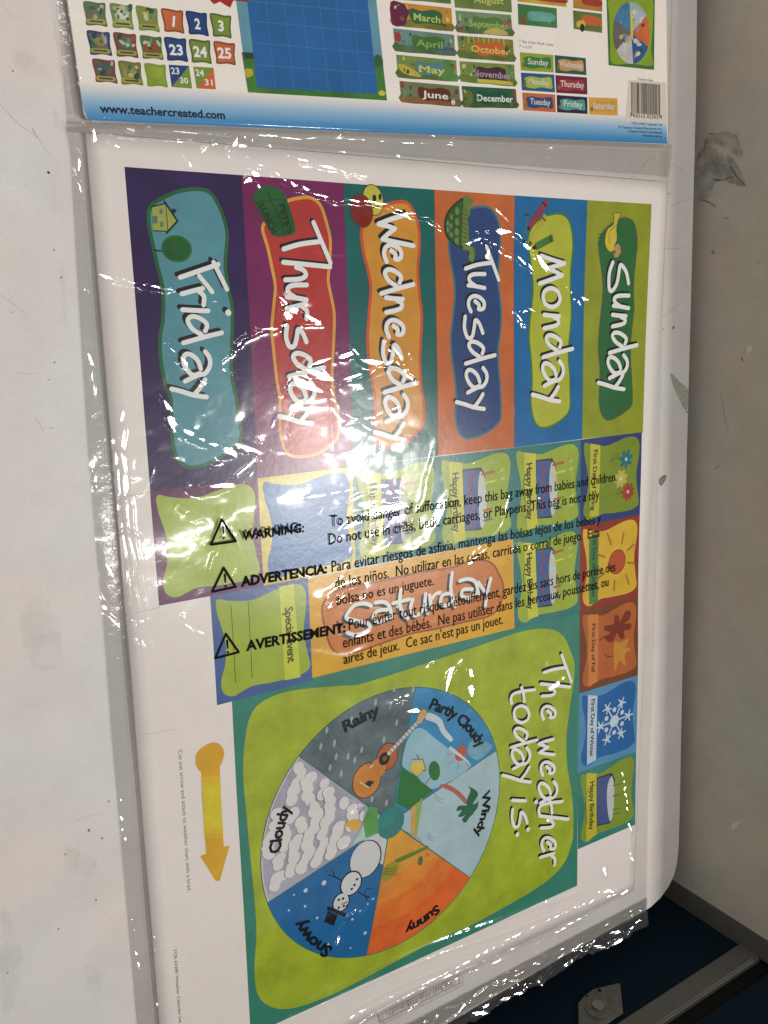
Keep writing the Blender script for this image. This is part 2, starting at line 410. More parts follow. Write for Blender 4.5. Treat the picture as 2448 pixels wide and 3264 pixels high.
m_leaf = plain('dry_stain', (120, 122, 100), rough=.6, noise=.3, nscale=300)
m_leaf_e = plain('dark_stain_edge', (55, 50, 42), rough=.7)
def chip(fr, pts):
    q = smooth(PL(fr, pts, TZ), 4)
    decal('stain', [q], m_leaf, TZ + .00006, table, fade=False)
    decal('stain_rim', stroke(PL(fr, pts, TZ), px_len(fr, *pts[0], 3), 4, closed=True), m_leaf_e, TZ + .00012, table, fade=False)
chip('B1', [(1530, 25), (1525, 50), (1505, 78), (1495, 62), (1500, 40)])
m_chip = plain('worn_patch', (150, 150, 138), rough=.6, noise=.25, nscale=220)
def chip2(fr, pts):
    decal('worn_patch', [smooth(PL(fr, pts, TZ), 4)], m_chip, TZ + .00006, table, fade=False)
    decal('worn_rim', stroke(PL(fr, pts, TZ), px_len(fr, *pts[0], 3), 4, closed=True), m_pencil, TZ + .00012, table, fade=False)
chip2('B8', [(345, 1640), (400, 1690), (445, 1735), (448, 1800), (440, 1862), (415, 1830), (385, 1770), (360, 1710)])

# the low painted wall behind the table (its plane is vertical, just beyond the table edge)
wn = float(np.dot(onz((2224, 0), TZ), nD)) + .012
ptA = onz((2224, 0), TZ)
def wallpt(p):
    w = ray(p); k = wn / (w[0] * nD[0] + w[1] * nD[1]); return np.array([w[0] * k, w[1] * k, H + w[2] * k])
def quadbox(name, corners, th, direction, mat, parent=None, bevel=0.0):
    """box from a planar quad pushed back along a direction"""
    import bmesh
    bm = bmesh.new(); d = Vector(direction) * th
    a = [bm.verts.new(Vector(c)) for c in corners]; b = [bm.verts.new(Vector(c) + d) for c in corners]
    bm.faces.new(a); bm.faces.new(b[::-1])
    for i in range(len(a)): bm.faces.new((a[i], b[i], b[(i + 1) % len(a)], a[(i + 1) % len(a)]))
    bmesh.ops.recalc_face_normals(bm, faces=bm.faces)
    if bevel: bmesh.ops.bevel(bm, geom=list(bm.edges), offset=bevel, segments=2, affect='EDGES')
    me = bpy.data.meshes.new(name); bm.to_mesh(me); bm.free()
    return link(name, me, parent, [mat])
m_wall = plain('beige_wall_paint', (158, 151, 139), rough=.75, noise=.07, nscale=34, bump=.25, bscale=300, bdist=.0003, gain=1.55)
def WP(s, z, off=0.0):                              # s runs along the wall
    p = eD * s + nD * (wn + off); return (p[0], p[1], z)
s_post0 = float(np.dot(wallpt((2132, 2838))[:2], eD)); s_post1 = float(np.dot(wallpt((2367, 3019))[:2], eD))
print('post', s_post0, s_post1, wallpt((2132, 2838)), wallpt((2448, 2999)), wallpt((2103, 2873)), wallpt((2367, 3019)))
s0 = float(np.dot(wallpt((2448, 2999))[:2], eD))
WT = .114
wall = tag(quadbox('wall', [WP(-.75, -.75), WP(s0, -.75), WP(s0, WT), WP(-.75, WT)], .05, (nD[0], nD[1], 0), m_wall), 'low beige painted wall with grey scuffs behind the table edge', kind='structure')
m_scuff = smudge_mat('wall_scuff', (80, 74, 66), .5, scale=70, lo=.38, hi=.72)
m_scuff2 = smudge_mat('wall_scuff_dark', (66, 60, 53), .42, scale=160, lo=.3, hi=.55)
def wmark(fr, pts, mat, w=None, name='scuff', off=-.0001):
    W3 = [wallpt(px(fr, *p)) for p in pts]
    q2 = [np.array([float(np.dot(p[:2], eD)), p[2]]) for p in W3]
    if w: polys = stroke(q2, w, 4, taper=.3)
    else: polys = [smooth(q2, 4)]
    v, f = tri(polys, big=.003)
    me = bpy.data.meshes.new(name); me.from_pydata([WP(a, b, off) for a, b in v], [], f)
    at = me.attributes.new('fade', 'FLOAT', 'POINT')
    from collections import Counter
    c = Counter()
    for t in f:
        for i in range(3): c[tuple(sorted((t[i], t[(i + 1) % 3])))] += 1
    edge = {i for e, n in c.items() if n == 1 for i in e}
    at.data.foreach_set('value', [1.0 if (w or i not in edge) else 0.0 for i in range(len(v))])
    return link(name, me, wall, [mat])
wmark('B8', [(495, 380), (560, 300), (640, 340), (720, 380), (790, 540), (700, 530), (620, 520), (560, 620), (495, 600)], m_scuff)
wmark('B8', [(540, 260), (600, 225), (700, 220), (750, 260), (780, 400), (700, 340), (600, 300), (545, 330)], m_scuff)
wmark('B8', [(600, 500), (650, 505), (710, 485)], m_scuff2, .0016)
wmark('B8', [(700, 430), (740, 490), (785, 535)], m_scuff2, .002)
wmark('B8', [(520, 620), (570, 635), (610, 660)], m_scuff2, .0014)
wmark('B8', [(570, 235), (600, 230)], m_scuff2, .0012)
wmark('B8', [(745, 225), (735, 265)], m_scuff2, .001)
wmark('B8', [(670, 730), (690, 722)], m_scuff2, .0016)
wmark('B8', [(590, 925), (605, 935)], m_scuff2, .0016)
wmark('B8', [(845, 1000), (890, 975)], m_scuff2, .0008)
wmark('B8', [(640, 1760), (665, 1900), (690, 2000)], m_scuff2, .0006)
wmark('B8', [(765, 1550), (770, 1570)], m_scuff2, .0016)
wmark('B8', [(610, 2200), (630, 2185)], m_scuff2, .0012)
wmark('B5', [(1185, 400), (1190, 430)], m_scuff2, .001)
m_wpale = plain('pale_wall_chip', (205, 198, 184), rough=.8)
for fr, pts in (('B8', [(790, 1490), (820, 1475), (828, 1500), (805, 1525)]), ('B5', [(1430, 60), (1475, 30), (1480, 45), (1445, 85)])):
    o = wmark(fr, pts, m_wpale, None, 'paint_chip', -.00015)

# the blue partition that closes the end of the table
part_s = s_post1
m_blue = plain('dark_blue_fabric', (12, 38, 52), rough=.9, noise=.12, nscale=500, bump=.5, bscale=2500, bdist=.0004, gain=.6, spec=.15)
m_grey = plain('grey_frame_metal', (90, 88, 82), rough=.6, metal=0, noise=.10, nscale=60, gain=1.0)
m_black = plain('flat_black', (14, 13, 13), rough=.8, spec=.2)
partition = empty('partition', (0, 0, 0), label='dark blue fabric partition with grey metal frame at the table end', cat='partition')
def PPt(n, z, off=0.0):                             # n runs away from the wall, in the partition's plane
    p = eD * (part_s + off) + nD * (wn - n); return (p[0], p[1], z)
def ppt(p):
    w = ray(p); k = part_s / (w[0] * eD[0] + w[1] * eD[1]); return (float(wn - (w[0] * nD[0] + w[1] * nD[1]) * k), float(H + w[2] * k))
zr0 = .5 * (ppt((2367, 3019))[1] + ppt((2009, 3229))[1]); zr1 = .5 * (ppt((2448, 3052))[1] + ppt((2126, 3234))[1])
print('rail', zr0, zr1, ppt((1920, 3200)), ppt((2448, 3100)), ppt((2200, 3264)))
D3 = (eD[0], eD[1], 0)
quadbox('fabric_panel', [PPt(0, -.75), PPt(1.4, -.75), PPt(1.4, zr0), PPt(0, zr0)], .03, D3, m_blue, partition)['label'] = 'lower dark blue fabric panel'
quadbox('top_rail', [PPt(-.06, zr0, -.003), PPt(1.4, zr0, -.003), PPt(1.4, zr1, -.003), PPt(-.06, zr1, -.003)], .036, D3, m_grey, partition, .0012)
quadbox('dark_gap_strip', [PPt(-.06, zr1 + .0003, .004), PPt(1.4, zr1 + .0003, .004), PPt(1.4, zr1 + .016, .004), PPt(-.06, zr1 + .016, .004)], .02, D3, m_black, partition)  # black strip put in for the shaded gap between rail and upper panel
quadbox('fabric_panel', [PPt(-.06, zr1 + .0163, 0), PPt(1.4, zr1 + .0163, 0), PPt(1.4, zr1 + .15, 0), PPt(-.06, zr1 + .15, 0)], .03, D3, m_blue, partition)['label'] = 'upper dark blue fabric panel'
post = quadbox('corner_post', [WP(s0 + .0004, -.75, -.001), WP(part_s - .0034 + .003, -.75, -.001), WP(part_s - .0004, zr1 + .02, -.001), WP(s0 + .0004, zr1 + .02, -.001)], .045, (nD[0], nD[1], 0), m_grey, partition, .0008)
# worn plastic plate with a screw on the blue panel
m_plate = plain('cloudy_plastic_plate', (84, 82, 75), rough=.35, noise=.35, nscale=120, gain=1.1)
m_screw = plain('dull_screw_metal', (118, 114, 104), rough=.3, metal=.6)
pl = [ppt(px('B5', x, y)) for x, y in [(475, 1190), (520, 1140), (570, 1105), (650, 1085), (735, 1065), (742, 1120), (755, 1250), (700, 1285), (640, 1330), (560, 1400), (480, 1400)]]
plate = quadbox('plate', [PPt(a, b, -.0045) for a, b in pl], .0025, D3, m_plate, partition, .0006)
plate['label'] = 'cloudy grey plastic plate with a screw'
def pdisc(name, x, y, r, off, th, mat):
    a, b = ppt(px('B5', x, y)); return quadbox(name, [PPt(a + r * math.cos(t), b + r * math.sin(t), off) for t in [2 * math.pi * k / 20 for k in range(20)]], th, D3, mat, plate, .0003)
pdisc('washer', 595, 1235, .0105, -.0056, .0012, m_plate)
pdisc('screw', 600, 1220, .0055, -.0075, .002, m_screw)
pdisc('rivet', 610, 1117, .0016, -.0052, .001, m_black)
pdisc('rivet', 530, 1150, .0010, -.0052, .001, m_black)
# floor far below
m_floor = plain('grey_floor', (70, 66, 62), rough=.7, noise=.1, nscale=8)
me = bpy.data.meshes.new('floor'); me.from_pydata([(-4, -4, -.752), (4, -4, -.752), (4, 4, -.752), (-4, 4, -.752)], [], [(0, 1, 2, 3)])
tag(link('floor', me, None, [m_floor]), 'grey floor under the table', kind='structure')

# ================================================================== THE PRINTED SHEET
m_paper = print_mat((203, 196, 191), mott=.02, gain=1.36, rough=.34, name='white_card_paper')
sheet = empty('printed_sheet', (0, 0, 0), label='large printed sheet of day name cards and a round weather chart inside the clear bag', cat='poster')
so = [UV(-.285, -2.76), UV(6.23, -2.76), UV(6.23, 6.07), UV(-.285, 6.07)]
so = [onz((274, 422)), onz((2124, 582)), onz((2016, 2835)), None]
so[3] = onz((534, 3565))
def paper_block(name, c4, z0, zf, mat, parent, nx=46, ny=60, lev=0):
    TL, TR, BR, BL = [np.array(c) for c in c4]; V = []; F = []
    for j in range(ny + 1):
        for i in range(nx + 1):
            a, b = i / nx, j / ny
            p = (TL * (1 - a) + TR * a) * (1 - b) + (BL * (1 - a) + BR * a) * b
            V.append((p[0], p[1], zf(p[0], p[1])))
    idx = lambda i, j: j * (nx + 1) + i
    for j in range(ny):
        for i in range(nx): F.append((idx(i, j), idx(i, j + 1), idx(i + 1, j + 1), idx(i + 1, j)))
    ring = [idx(i, 0) for i in range(nx + 1)] + [idx(nx, j) for j in range(1, ny + 1)] + [idx(i, ny) for i in range(nx - 1, -1, -1)] + [idx(0, j) for j in range(ny - 1, 0, -1)]
    k = len(V); V += [(V[r][0], V[r][1], z0) for r in ring]
    for q in range(len(ring)):
        F.append((ring[q], ring[(q + 1) % len(ring)], k + (q + 1) % len(ring), k + q))
    me = bpy.data.meshes.new(name); me.from_pydata(V, [], F)
    me.polygons.foreach_set('use_smooth', [i < nx * ny for i in range(len(F))])
    return link(name, me, parent, [mat])
paper_block('paper', so, TZ + .0002, ph, m_paper, sheet)

K = print_mat((22, 22, 26), mott=0, gain=.9)
WHT = print_mat((205, 206, 204), mott=.015, gain=1.35)
def C(*rgb, m=.08): return print_mat(tuple(rgb), mott=m)

# hand lettered alphabet: strokes in (along, up) units, x height about 150
A = {
 'F': [[(105, -10), (60, 112), (15, 235)], [(0, 205), (95, 248), (188, 290)], [(95, 112), (150, 155), (205, 195)]],
 'r': [[(38, 0), (18, 68), (0, 135)], [(22, 112), (55, 142), (115, 140)]],
 'i': [[(0, 0), (5, 80), (8, 165)], [(20, 292), (22, 294)]],
 'd': [[(120, 238), (148, 130), (190, -8)], [(108, 132), (62, 142), (20, 98), (8, 45), (38, 20), (92, 50), (135, 110)]],
 'a': [[(0, 140), (45, 168), (100, 170), (150, 140), (165, 90), (205, 12)], [(118, 112), (62, 92), (22, 50), (22, 12), (66, 0), (122, 22), (162, 62), (150, 108)]],
 'y': [[(8, 122), (60, 92), (108, 55)], [(128, 132), (115, 50), (90, -25), (72, -92)]],
 'T': [[(0, 212), (150, 268), (318, 330)], [(208, 2), (170, 120), (150, 258)]],
 'h': [[(48, 330), (30, 170), (12, 2)], [(52, 92), (72, 140), (112, 160), (142, 122), (150, 15)]],
 'u': [[(12, 152), (14, 60), (38, 20), (78, 30), (108, 70)], [(128, 150), (112, 70), (106, 12)]],
 's': [[(130, 128), (60, 102), (32, 72), (85, 62), (158, 45), (165, 10), (95, -14), (5, -8)]],
 'S': [[(185, 145), (90, 125), (32, 84), (60, 70), (165, 55), (225, 30), (248, 2), (215, -14), (100, -12), (10, 16)]],
 'W': [[(6, 205), (40, 90), (78, -6)], [(78, -6), (92, 60), (112, 120)], [(112, 120), (150, 70), (192, 24)], [(192, 24), (215, 130), (242, 262)]],
 'e': [[(52, 62), (85, 96), (118, 92), (112, 132), (62, 138), (20, 100), (10, 50), (38, 14), (88, 8), (138, 28)]],
 'n': [[(0, 12), (8, 75), (12, 140)], [(22, 95), (40, 128), (72, 130), (92, 100), (112, 12)]],
 'M': [[(5, -10), (40, 90), (70, 190)], [(70, 190), (90, 120), (112, 48)], [(112, 48), (140, 112), (172, 170)], [(172, 170), (208, 70), (240, -22)]],
 'o': [[(82, 148), (28, 125), (4, 75), (28, 22), (82, 8), (138, 30), (160, 80), (138, 130), (95, 150)]],
 'w': [[(0, 140), (22, 60), (45, 5)], [(45, 5), (60, 50), (78, 92)], [(78, 92), (100, 50), (125, 12)], [(125, 12), (138, 80), (145, 152)]],
 't': [[(22, 200), (35, 90), (60, 10), (100, -12), (145, -5)], [(0, 82), (60, 100), (128, 108)]],
 ':': [[(0, 20), (3, 22)], [(-42, 112), (-40, 114)]],
}
def letters(fr, items, k=1.0, w=30, dot=1.35, tilt=0.0, sx=1.0):
    """items: (char, along, baseline) in zoom pixels; text runs down the picture, letters point right"""
    polys = []
    for it in items:
        ch, s0_, b0 = it[:3]; kk = it[3] if len(it) > 3 else k
        for st in A[ch]:
            pts = []
            for s_, t_ in st:
                pts.append(P(fr, b0 + t_ * kk, s0_ + s_ * kk * sx + tilt * t_ * kk))
            small = len(st) == 2 and abs(st[0][0] - st[1][0]) < 5
            ww = px_len(fr, b0, s0_, w) * 1.0 * (dot if small else 1)
            polys += stroke(pts, ww, 5)
    return polys
def blob(fr, pts, n=6): return smooth(PL(fr, pts), n)
def offset_poly(q, d):
    q = [np.array(p) for p in q]; c = sum(q) / len(q); out = []
    m = len(q); area2 = sum(q[i][0] * q[(i + 1) % m][1] - q[(i + 1) % m][0] * q[i][1] for i in range(m)); sg = 1 if area2 > 0 else -1
    for i in range(m):
        t = q[(i + 1) % m] - q[i - 1]; L = np.hypot(*t) or 1
        out.append(q[i] + sg * d * np.array([t[1], -t[0]]) / L)
    return out
def day_card(quad, bgc, panel, pcol, ocol, ow, lett, sh, fr, label, picture=None):
    c = art('day_card', [(quad, 1, bgc)], sheet, label=label)
    pan = art('name_panel', [(offset_poly(panel, ow), 2, ocol), (panel, 3, pcol)], c)
    dx, dy = sh
    d = P(fr, 400 + dx, 900 + dy) - P(fr, 400, 900)
    art('lettering', [([[q + d for q in p] for p in lett], 4, K), (lett, 5, WHT)], c)
    if picture: art('picture', picture, c)
    return c
topb = [px('A4', 245, 85), (770, 558), (1094, 584), (1383, 605), (1641, 623), (1871, 638), (2073, 651)]
botb = [(479, 1567), (820, 1524), (1124, 1485), (1395, 1452), (1636, 1426), (1852, 1399), (2047, 1379)]
Q = [[onz(topb[i]), onz(topb[i + 1]), onz(botb[i + 1]), onz(botb[i])] for i in range(6)]

DK = C(30, 34, 30, m=0); GREEN_D = C(30, 78, 38); YEL = C(190, 172, 70); BRN = C(120, 85, 40)
# Friday
pan = blob('FR', [(190, 230), (280, 165), (380, 125), (500, 108), (590, 130), (650, 220), (690, 330), (705, 430), (690, 620), (710, 780), (735, 920), (738, 1080), (730, 1260), (735, 1430), (765, 1560), (785, 1700), (798, 1860), (700, 1950), (560, 2025), (440, 2040), (370, 1970), (345, 1860), (338, 1700), (330, 1570), (290, 1450), (262, 1300), (255, 1150), (275, 1020), (280, 850), (270, 760), (235, 620), (205, 480), (180, 340)])
lt = letters('FR', [('F', 610, 395), ('r', 795, 395), ('i', 945, 400), ('d', 985, 415), ('a', 1240, 405), ('y', 1430, 425)], k=1.10, w=33, sx=.93)
house = [([[P('FR', *p) for p in [(190, 222), (285, 195), (365, 320), (295, 400), (195, 388)]]], 4, C(150, 160, 75)),
         (stroke(PL('FR', [(185, 220), (285, 195)]), .0007, curve=False) + stroke(PL('FR', [(275, 180), (368, 320), (290, 405)]), .0011, curve=False) + stroke(PL('FR', [(195, 388), (295, 392)]), .0006, curve=False) + stroke(PL('FR', [(285, 195), (300, 395)]), .0004, curve=False), 5.5, DK),
         ([[P('FR', *p) for p in [(190, 285), (225, 282), (228, 335), (193, 338)]], [P('FR', *p) for p in [(240, 235), (262, 233), (264, 268), (242, 270)]], [P('FR', *p) for p in [(244, 325), (266, 323), (268, 360), (246, 362)]]], 5, C(95, 110, 95)),
         ([[P('FR', *p) for p in [(330, 230), (365, 240), (345, 270), (325, 262)]]], 4.5, DK),
         ([ell(P('FR', 362, 515), px_len('FR', 362, 515, 112), px_len('FR', 362, 515, 92))], 4, C(40, 105, 45)),
         ([ell(P('FR', 362, 515), px_len('FR', 362, 515, 100), px_len('FR', 362, 515, 80))], 5, C(28, 85, 38, m=.2)),
         (stroke(PL('FR', [(205, 525), (250, 532)]), .0009, curve=False), 5, DK)]
day_card(Q[0], C(46, 26, 76, m=.16), pan, C(82, 138, 150), C(34, 96, 50, m=.2), .0022, lt, (-24, -22), 'FR', 'dark purple day card reading Friday on a teal panel', house)
# Thursday
pan = blob('TH', [(205, 330), (280, 250), (340, 195), (430, 170), (510, 170), (570, 220), (610, 340), (635, 460), (628, 620), (618, 740), (640, 860), (660, 980), (655, 1180), (645, 1400), (660, 1560), (690, 1700), (690, 1830), (620, 1910), (520, 1960), (400, 1970), (340, 1930), (308, 1830), (300, 1700), (300, 1580), (275, 1420), (252, 1200), (242, 1080), (258, 900), (268, 780), (240, 620), (215, 500), (182, 380)])
lt = letters('TH', [('T', 330, 315), ('h', 600, 312, 1.0), ('u', 760, 325), ('r', 905, 335), ('s', 1055, 345), ('d', 1245, 360), ('a', 1450, 360), ('y', 1630, 380, 1.02)], k=1.0, w=33, sx=.9)
bagp = [([blob('TH', [(100, 150), (150, 85), (230, 72), (310, 110), (345, 180), (375, 270), (400, 370), (390, 410), (310, 430), (240, 420), (190, 340), (150, 260), (120, 200)])], 6, C(34, 88, 40, m=.25)),
        (stroke(PL('TH', [(205, 110), (240, 200), (300, 320), (320, 425)]), .0006) + stroke(PL('TH', [(120, 200), (230, 170), (340, 175)]), .0004), 7, C(18, 55, 26))]
d1 = day_card(Q[1], C(112, 30, 84, m=.12), pan, C(172, 52, 48), C(206, 150, 62, m=.1), .0021, lt, (-14, -16), 'TH', 'plum day card reading Thursday on a red panel', bagp)
text('lettering', "PETE'S", PL('TH', [(285, 205), (345, 415)]), px_len('TH', 300, 300, 42), C(14, 38, 18), d1, 8, bold=.02)
text('lettering', "LUNCH", PL('TH', [(145, 215), (235, 415)]), px_len('TH', 200, 300, 48), C(14, 38, 18), d1, 8, bold=.02)
# Wednesday
pan = blob('WE', [(210, 420), (225, 350), (290, 270), (360, 225), (450, 198), (520, 205), (565, 270), (595, 370), (600, 500), (588, 680), (602, 860), (615, 1000), (605, 1180), (600, 1330), (612, 1500), (630, 1620), (628, 1740), (560, 1830), (470, 1895), (370, 1905), (310, 1850), (298, 1740), (305, 1620), (292, 1500), (262, 1330), (250, 1150), (262, 960), (275, 800), (258, 680), (225, 540)])
lt = letters('WE', [('W', 270, 325, .93), ('e', 480, 352, .92), ('d', 655, 345, .93), ('n', 860, 360, .93), ('e', 1010, 365, .92), ('s', 1165, 362, .93), ('d', 1350, 368, .93), ('a', 1545, 365, .93), ('y', 1740, 382, .95)], k=.93, w=31)
sm = [([ell(P('WE', 282, 172), px_len('WE', 280, 170, 80), px_len('WE', 280, 170, 100), .3)], 6, DK),
      ([ell(P('WE', 282, 172), px_len('WE', 280, 170, 75), px_len('WE', 280, 170, 95), .3)], 7, C(188, 180, 62)),
      ([ell(P('WE', 290, 160), .0015, .0023)], 8, DK), ([ell(P('WE', 330, 150), .0012, .002)], 8, DK),
      (stroke(PL('WE', [(250, 180), (285, 225), (335, 200)]), .0007), 8, DK),
      ([ell(P('WE', 200, 248), px_len('WE', 200, 248, 88), px_len('WE', 200, 248, 108), .25)], 9, C(75, 60, 40)),
      ([ell(P('WE', 200, 248), px_len('WE', 200, 248, 80), px_len('WE', 200, 248, 100), .25)], 10, C(120, 34, 28, m=.2))]
day_card(Q[2], C(12, 92, 88, m=.1), pan, C(196, 136, 46), C(196, 76, 40, m=.1), .0021, lt, (-16, -20), 'WE', 'teal day card reading Wednesday on an orange panel', sm)
# Tuesday
pan = blob('TU', [(190, 470), (215, 380), (280, 260), (360, 185), (440, 165), (520, 175), (565, 230), (600, 330), (605, 470), (592, 640), (590, 800), (605, 930), (612, 1060), (602, 1200), (580, 1350), (588, 1520), (600, 1700), (602, 1860), (590, 1930), (500, 2010), (380, 2062), (300, 2055), (255, 1980), (240, 1850), (246, 1720), (235, 1560), (212, 1400), (205, 1230), (222, 1080), (242, 900), (235, 760), (210, 620)])
lt = letters('TU', [('T', 490, 320, .85), ('u', 700, 332), ('e', 885, 338, 1.0), ('s', 1060, 325, 1.08), ('d', 1265, 325), ('a', 1490, 322), ('y', 1700, 335, 1.02)], k=1.0, w=31)
shellc = C(50, 84, 36, m=.15); sc2 = C(98, 128, 70)
hexes = [(250, 190), (250, 280), (248, 362), (248, 438), (202, 240), (198, 312), (200, 385), (172, 290), (172, 345)]
turt = [([blob('TU', [(300, 80), (215, 140), (158, 220), (142, 320), (165, 410), (230, 470), (300, 500), (340, 470), (340, 300), (330, 130)])], 6, C(28, 52, 24)),
        ([blob('TU', [(290, 100), (225, 150), (170, 225), (156, 320), (178, 400), (235, 455), (275, 480), (285, 300), (290, 150)])], 7, shellc),
        ([[P('TU', *p) for p in [(295, 160), (325, 150), (345, 300), (350, 440), (320, 490), (285, 480), (290, 300)]]], 7.5, C(96, 118, 48)),
        ([blob('TU', [(300, 85), (320, 70), (335, 62), (350, 80), (370, 85), (385, 105), (375, 135), (355, 150), (360, 200), (340, 240), (325, 180), (300, 150)])], 8, C(92, 120, 52)),
        ([blob('TU', [(300, 490), (350, 478), (395, 500), (402, 560), (385, 612), (355, 605), (345, 560), (350, 525), (310, 520)])], 8, C(100, 125, 55)),
        (stroke(PL('TU', [(345, 560), (350, 525), (310, 515)]), .0005) + stroke(PL('TU', [(385, 500), (402, 560), (385, 612), (355, 605)]), .0004), 9, DK),
        ([ell(P('TU', x, y), px_len('TU', x, y, 21 if i < 4 else 15), px_len('TU', x, y, 29 if i < 4 else 22), .1, 7) for i, (x, y) in enumerate(hexes)], 8, sc2),
        (sum([stroke(PL('TU', [(292, y), (338, y + 22)]), .0004, curve=False) for y in range(170, 460, 38)], []), 9, C(45, 62, 26))]
day_card(Q[3], C(186, 98, 48, m=.1), pan, C(38, 64, 112), C(52, 108, 122, m=.1), .0017, lt, (-13, -17), 'TU', 'orange day card reading Tuesday on a navy panel with a turtle', turt)
# Monday
pan = blob('MO', [(225, 430), (250, 340), (300, 280), (380, 235), (460, 218), (520, 235), (560, 290), (582, 400), (585, 520), (570, 680), (568, 860), (575, 1000), (568, 1130), (550, 1300), (545, 1420), (555, 1560), (555, 1700), (550, 1830), (500, 1900), (400, 1965), (310, 1975), (265, 1920), (243, 1820), (240, 1740), (252, 1600), (245, 1400), (232, 1260), (238, 1120), (258, 960), (268, 820), (255, 660), (238, 540)])
lt = letters('MO', [('M', 555, 338, .98), ('o', 825, 338), ('n', 1050, 340), ('d', 1212, 348), ('a', 1435, 335), ('y', 1640, 340)], k=1.0, w=31)
def crayon(pts, w, c, fr='MO'):
    a, b = P(fr, *pts[0]), P(fr, *pts[1]); d = b - a; L = np.hypot(*d); d = d / L; n = np.array([-d[1], d[0]]); ww = px_len(fr, *pts[0], w) / 2
    return [[a + n * ww, a - n * ww, b - n * ww, b + n * ww]], [[b + n * ww * .7, b - n * ww * .7, b + d * ww * 1.3 - n * ww * .35, b + d * ww * 1.3 + n * ww * .35], [a + n * ww * 1.01 + d * L * .12, a - n * ww * 1.01 + d * L * .12, a - n * ww * 1.01 + d * L * .17, a + n * ww * 1.01 + d * L * .17]], c
lay = []
for i, (pts, w, c) in enumerate((([(212, 185), (190, 430)], 38, (45, 100, 135)), ([(375, 105), (232, 320)], 48, (140, 52, 66)), ([(365, 225), (245, 445)], 44, (168, 160, 62)), ([(425, 410), (285, 485)], 50, (62, 110, 44)))):
    p1, p2, cc = crayon(pts, w, c); lay += [(p1, 5 + 2 * i, C(*cc, m=.2)), (p2, 6 + 2 * i, C(*[int(v * .45) for v in cc], m=0))]
day_card(Q[4], C(22, 98, 152, m=.1), pan, C(168, 174, 52), C(62, 116, 44, m=.1), .0015, lt, (-12, -20), 'MO', 'blue day card reading Monday on a lime panel with crayons', lay)
# Sunday
pan = blob('SU', [(225, 440), (260, 360), (330, 290), (400, 250), (460, 245), (510, 275), (538, 360), (545, 470), (535, 600), (522, 740), (520, 880), (525, 980), (515, 1100), (500, 1250), (495, 1400), (502, 1550), (508, 1700), (500, 1800), (440, 1860), (340, 1918), (280, 1920), (240, 1860), (225, 1760), (232, 1620), (235, 1480), (225, 1350), (232, 1200), (245, 1060), (262, 900), (262, 760), (245, 640), (230, 520)])
lt = letters('SU', [('S', 605, 330, 1.0), ('u', 880, 342, .9), ('n', 1050, 335, .86), ('d', 1190, 325, .93), ('a', 1385, 305, .93), ('y', 1545, 310, .95)], k=.93, w=29)
ban = [([blob('SU', [(345, 310), (300, 340), (280, 410), (285, 480), (315, 525), (345, 525), (355, 480), (375, 420), (370, 340), (375, 310)])], 6, C(196, 176, 60)),
       ([[P('SU', *p) for p in [(345, 208), (405, 210), (385, 265), (372, 310), (342, 305), (350, 250)]]], 6, C(184, 170, 72)),
       (stroke(PL('SU', [(345, 208), (405, 210), (385, 265), (372, 310), (335, 340), (312, 380), (318, 460)]), .0005) + stroke(PL('SU', [(345, 208), (350, 250), (342, 305), (300, 340), (280, 410), (285, 480), (315, 525), (345, 525)]), .0005), 7, BRN),
       ([ell(P('SU', 378, 520), px_len('SU', 378, 520, 36), px_len('SU', 378, 520, 46), 0, 12, .12)], 8, C(176, 140, 92)),
       (stroke(PL('SU', [(350, 525), (362, 530)]), .002) + stroke(PL('SU', [(395, 490), (410, 520), (400, 555)]), .0006), 9, BRN),
       (sum([stroke(PL('SU', [(225, y), (268, y + 5)]), .0007, curve=False) for y in (380, 410, 455)], []) + stroke(PL('SU', [(250, 380), (245, 460)]), .0005), 6, C(34, 84, 46))]
day_card(Q[5], C(136, 146, 38, m=.1), pan, C(40, 98, 54), C(150, 128, 52, m=.1), .0009, lt, (-12, -18), 'SU', 'olive green day card reading Sunday on a dark green panel with a banana', ban)

# perforation lines between the cards
def perf(a, b, name='perforation'):
    a, b = np.array(a), np.array(b); L = np.hypot(*(b - a)); n = int(L / .0022); d = (b - a) / L; nn = np.array([-d[1], d[0]]) * .00012; polys = []
    for i in range(n):
        p = a + d * (i * L / n); q = p + d * (L / n * .55); polys.append([p + nn, p - nn, q - nn, q + nn])
    art(name, [(polys, 3.2, C(60, 40, 50, m=0))], sheet)
for i in range(5): perf(Q[i][1], Q[i][2])
perf(Q[0][3], Q[2][2])
for a_, b_ in (((392, 1583), (479, 1568)), ((432, 1951), (508, 1934)), ((438, 2345), (560, 2322))): art('perforation', [(stroke([onz(a_), onz(b_)], .0002, curve=False), 1.2, C(168, 158, 152, m=0))], sheet)

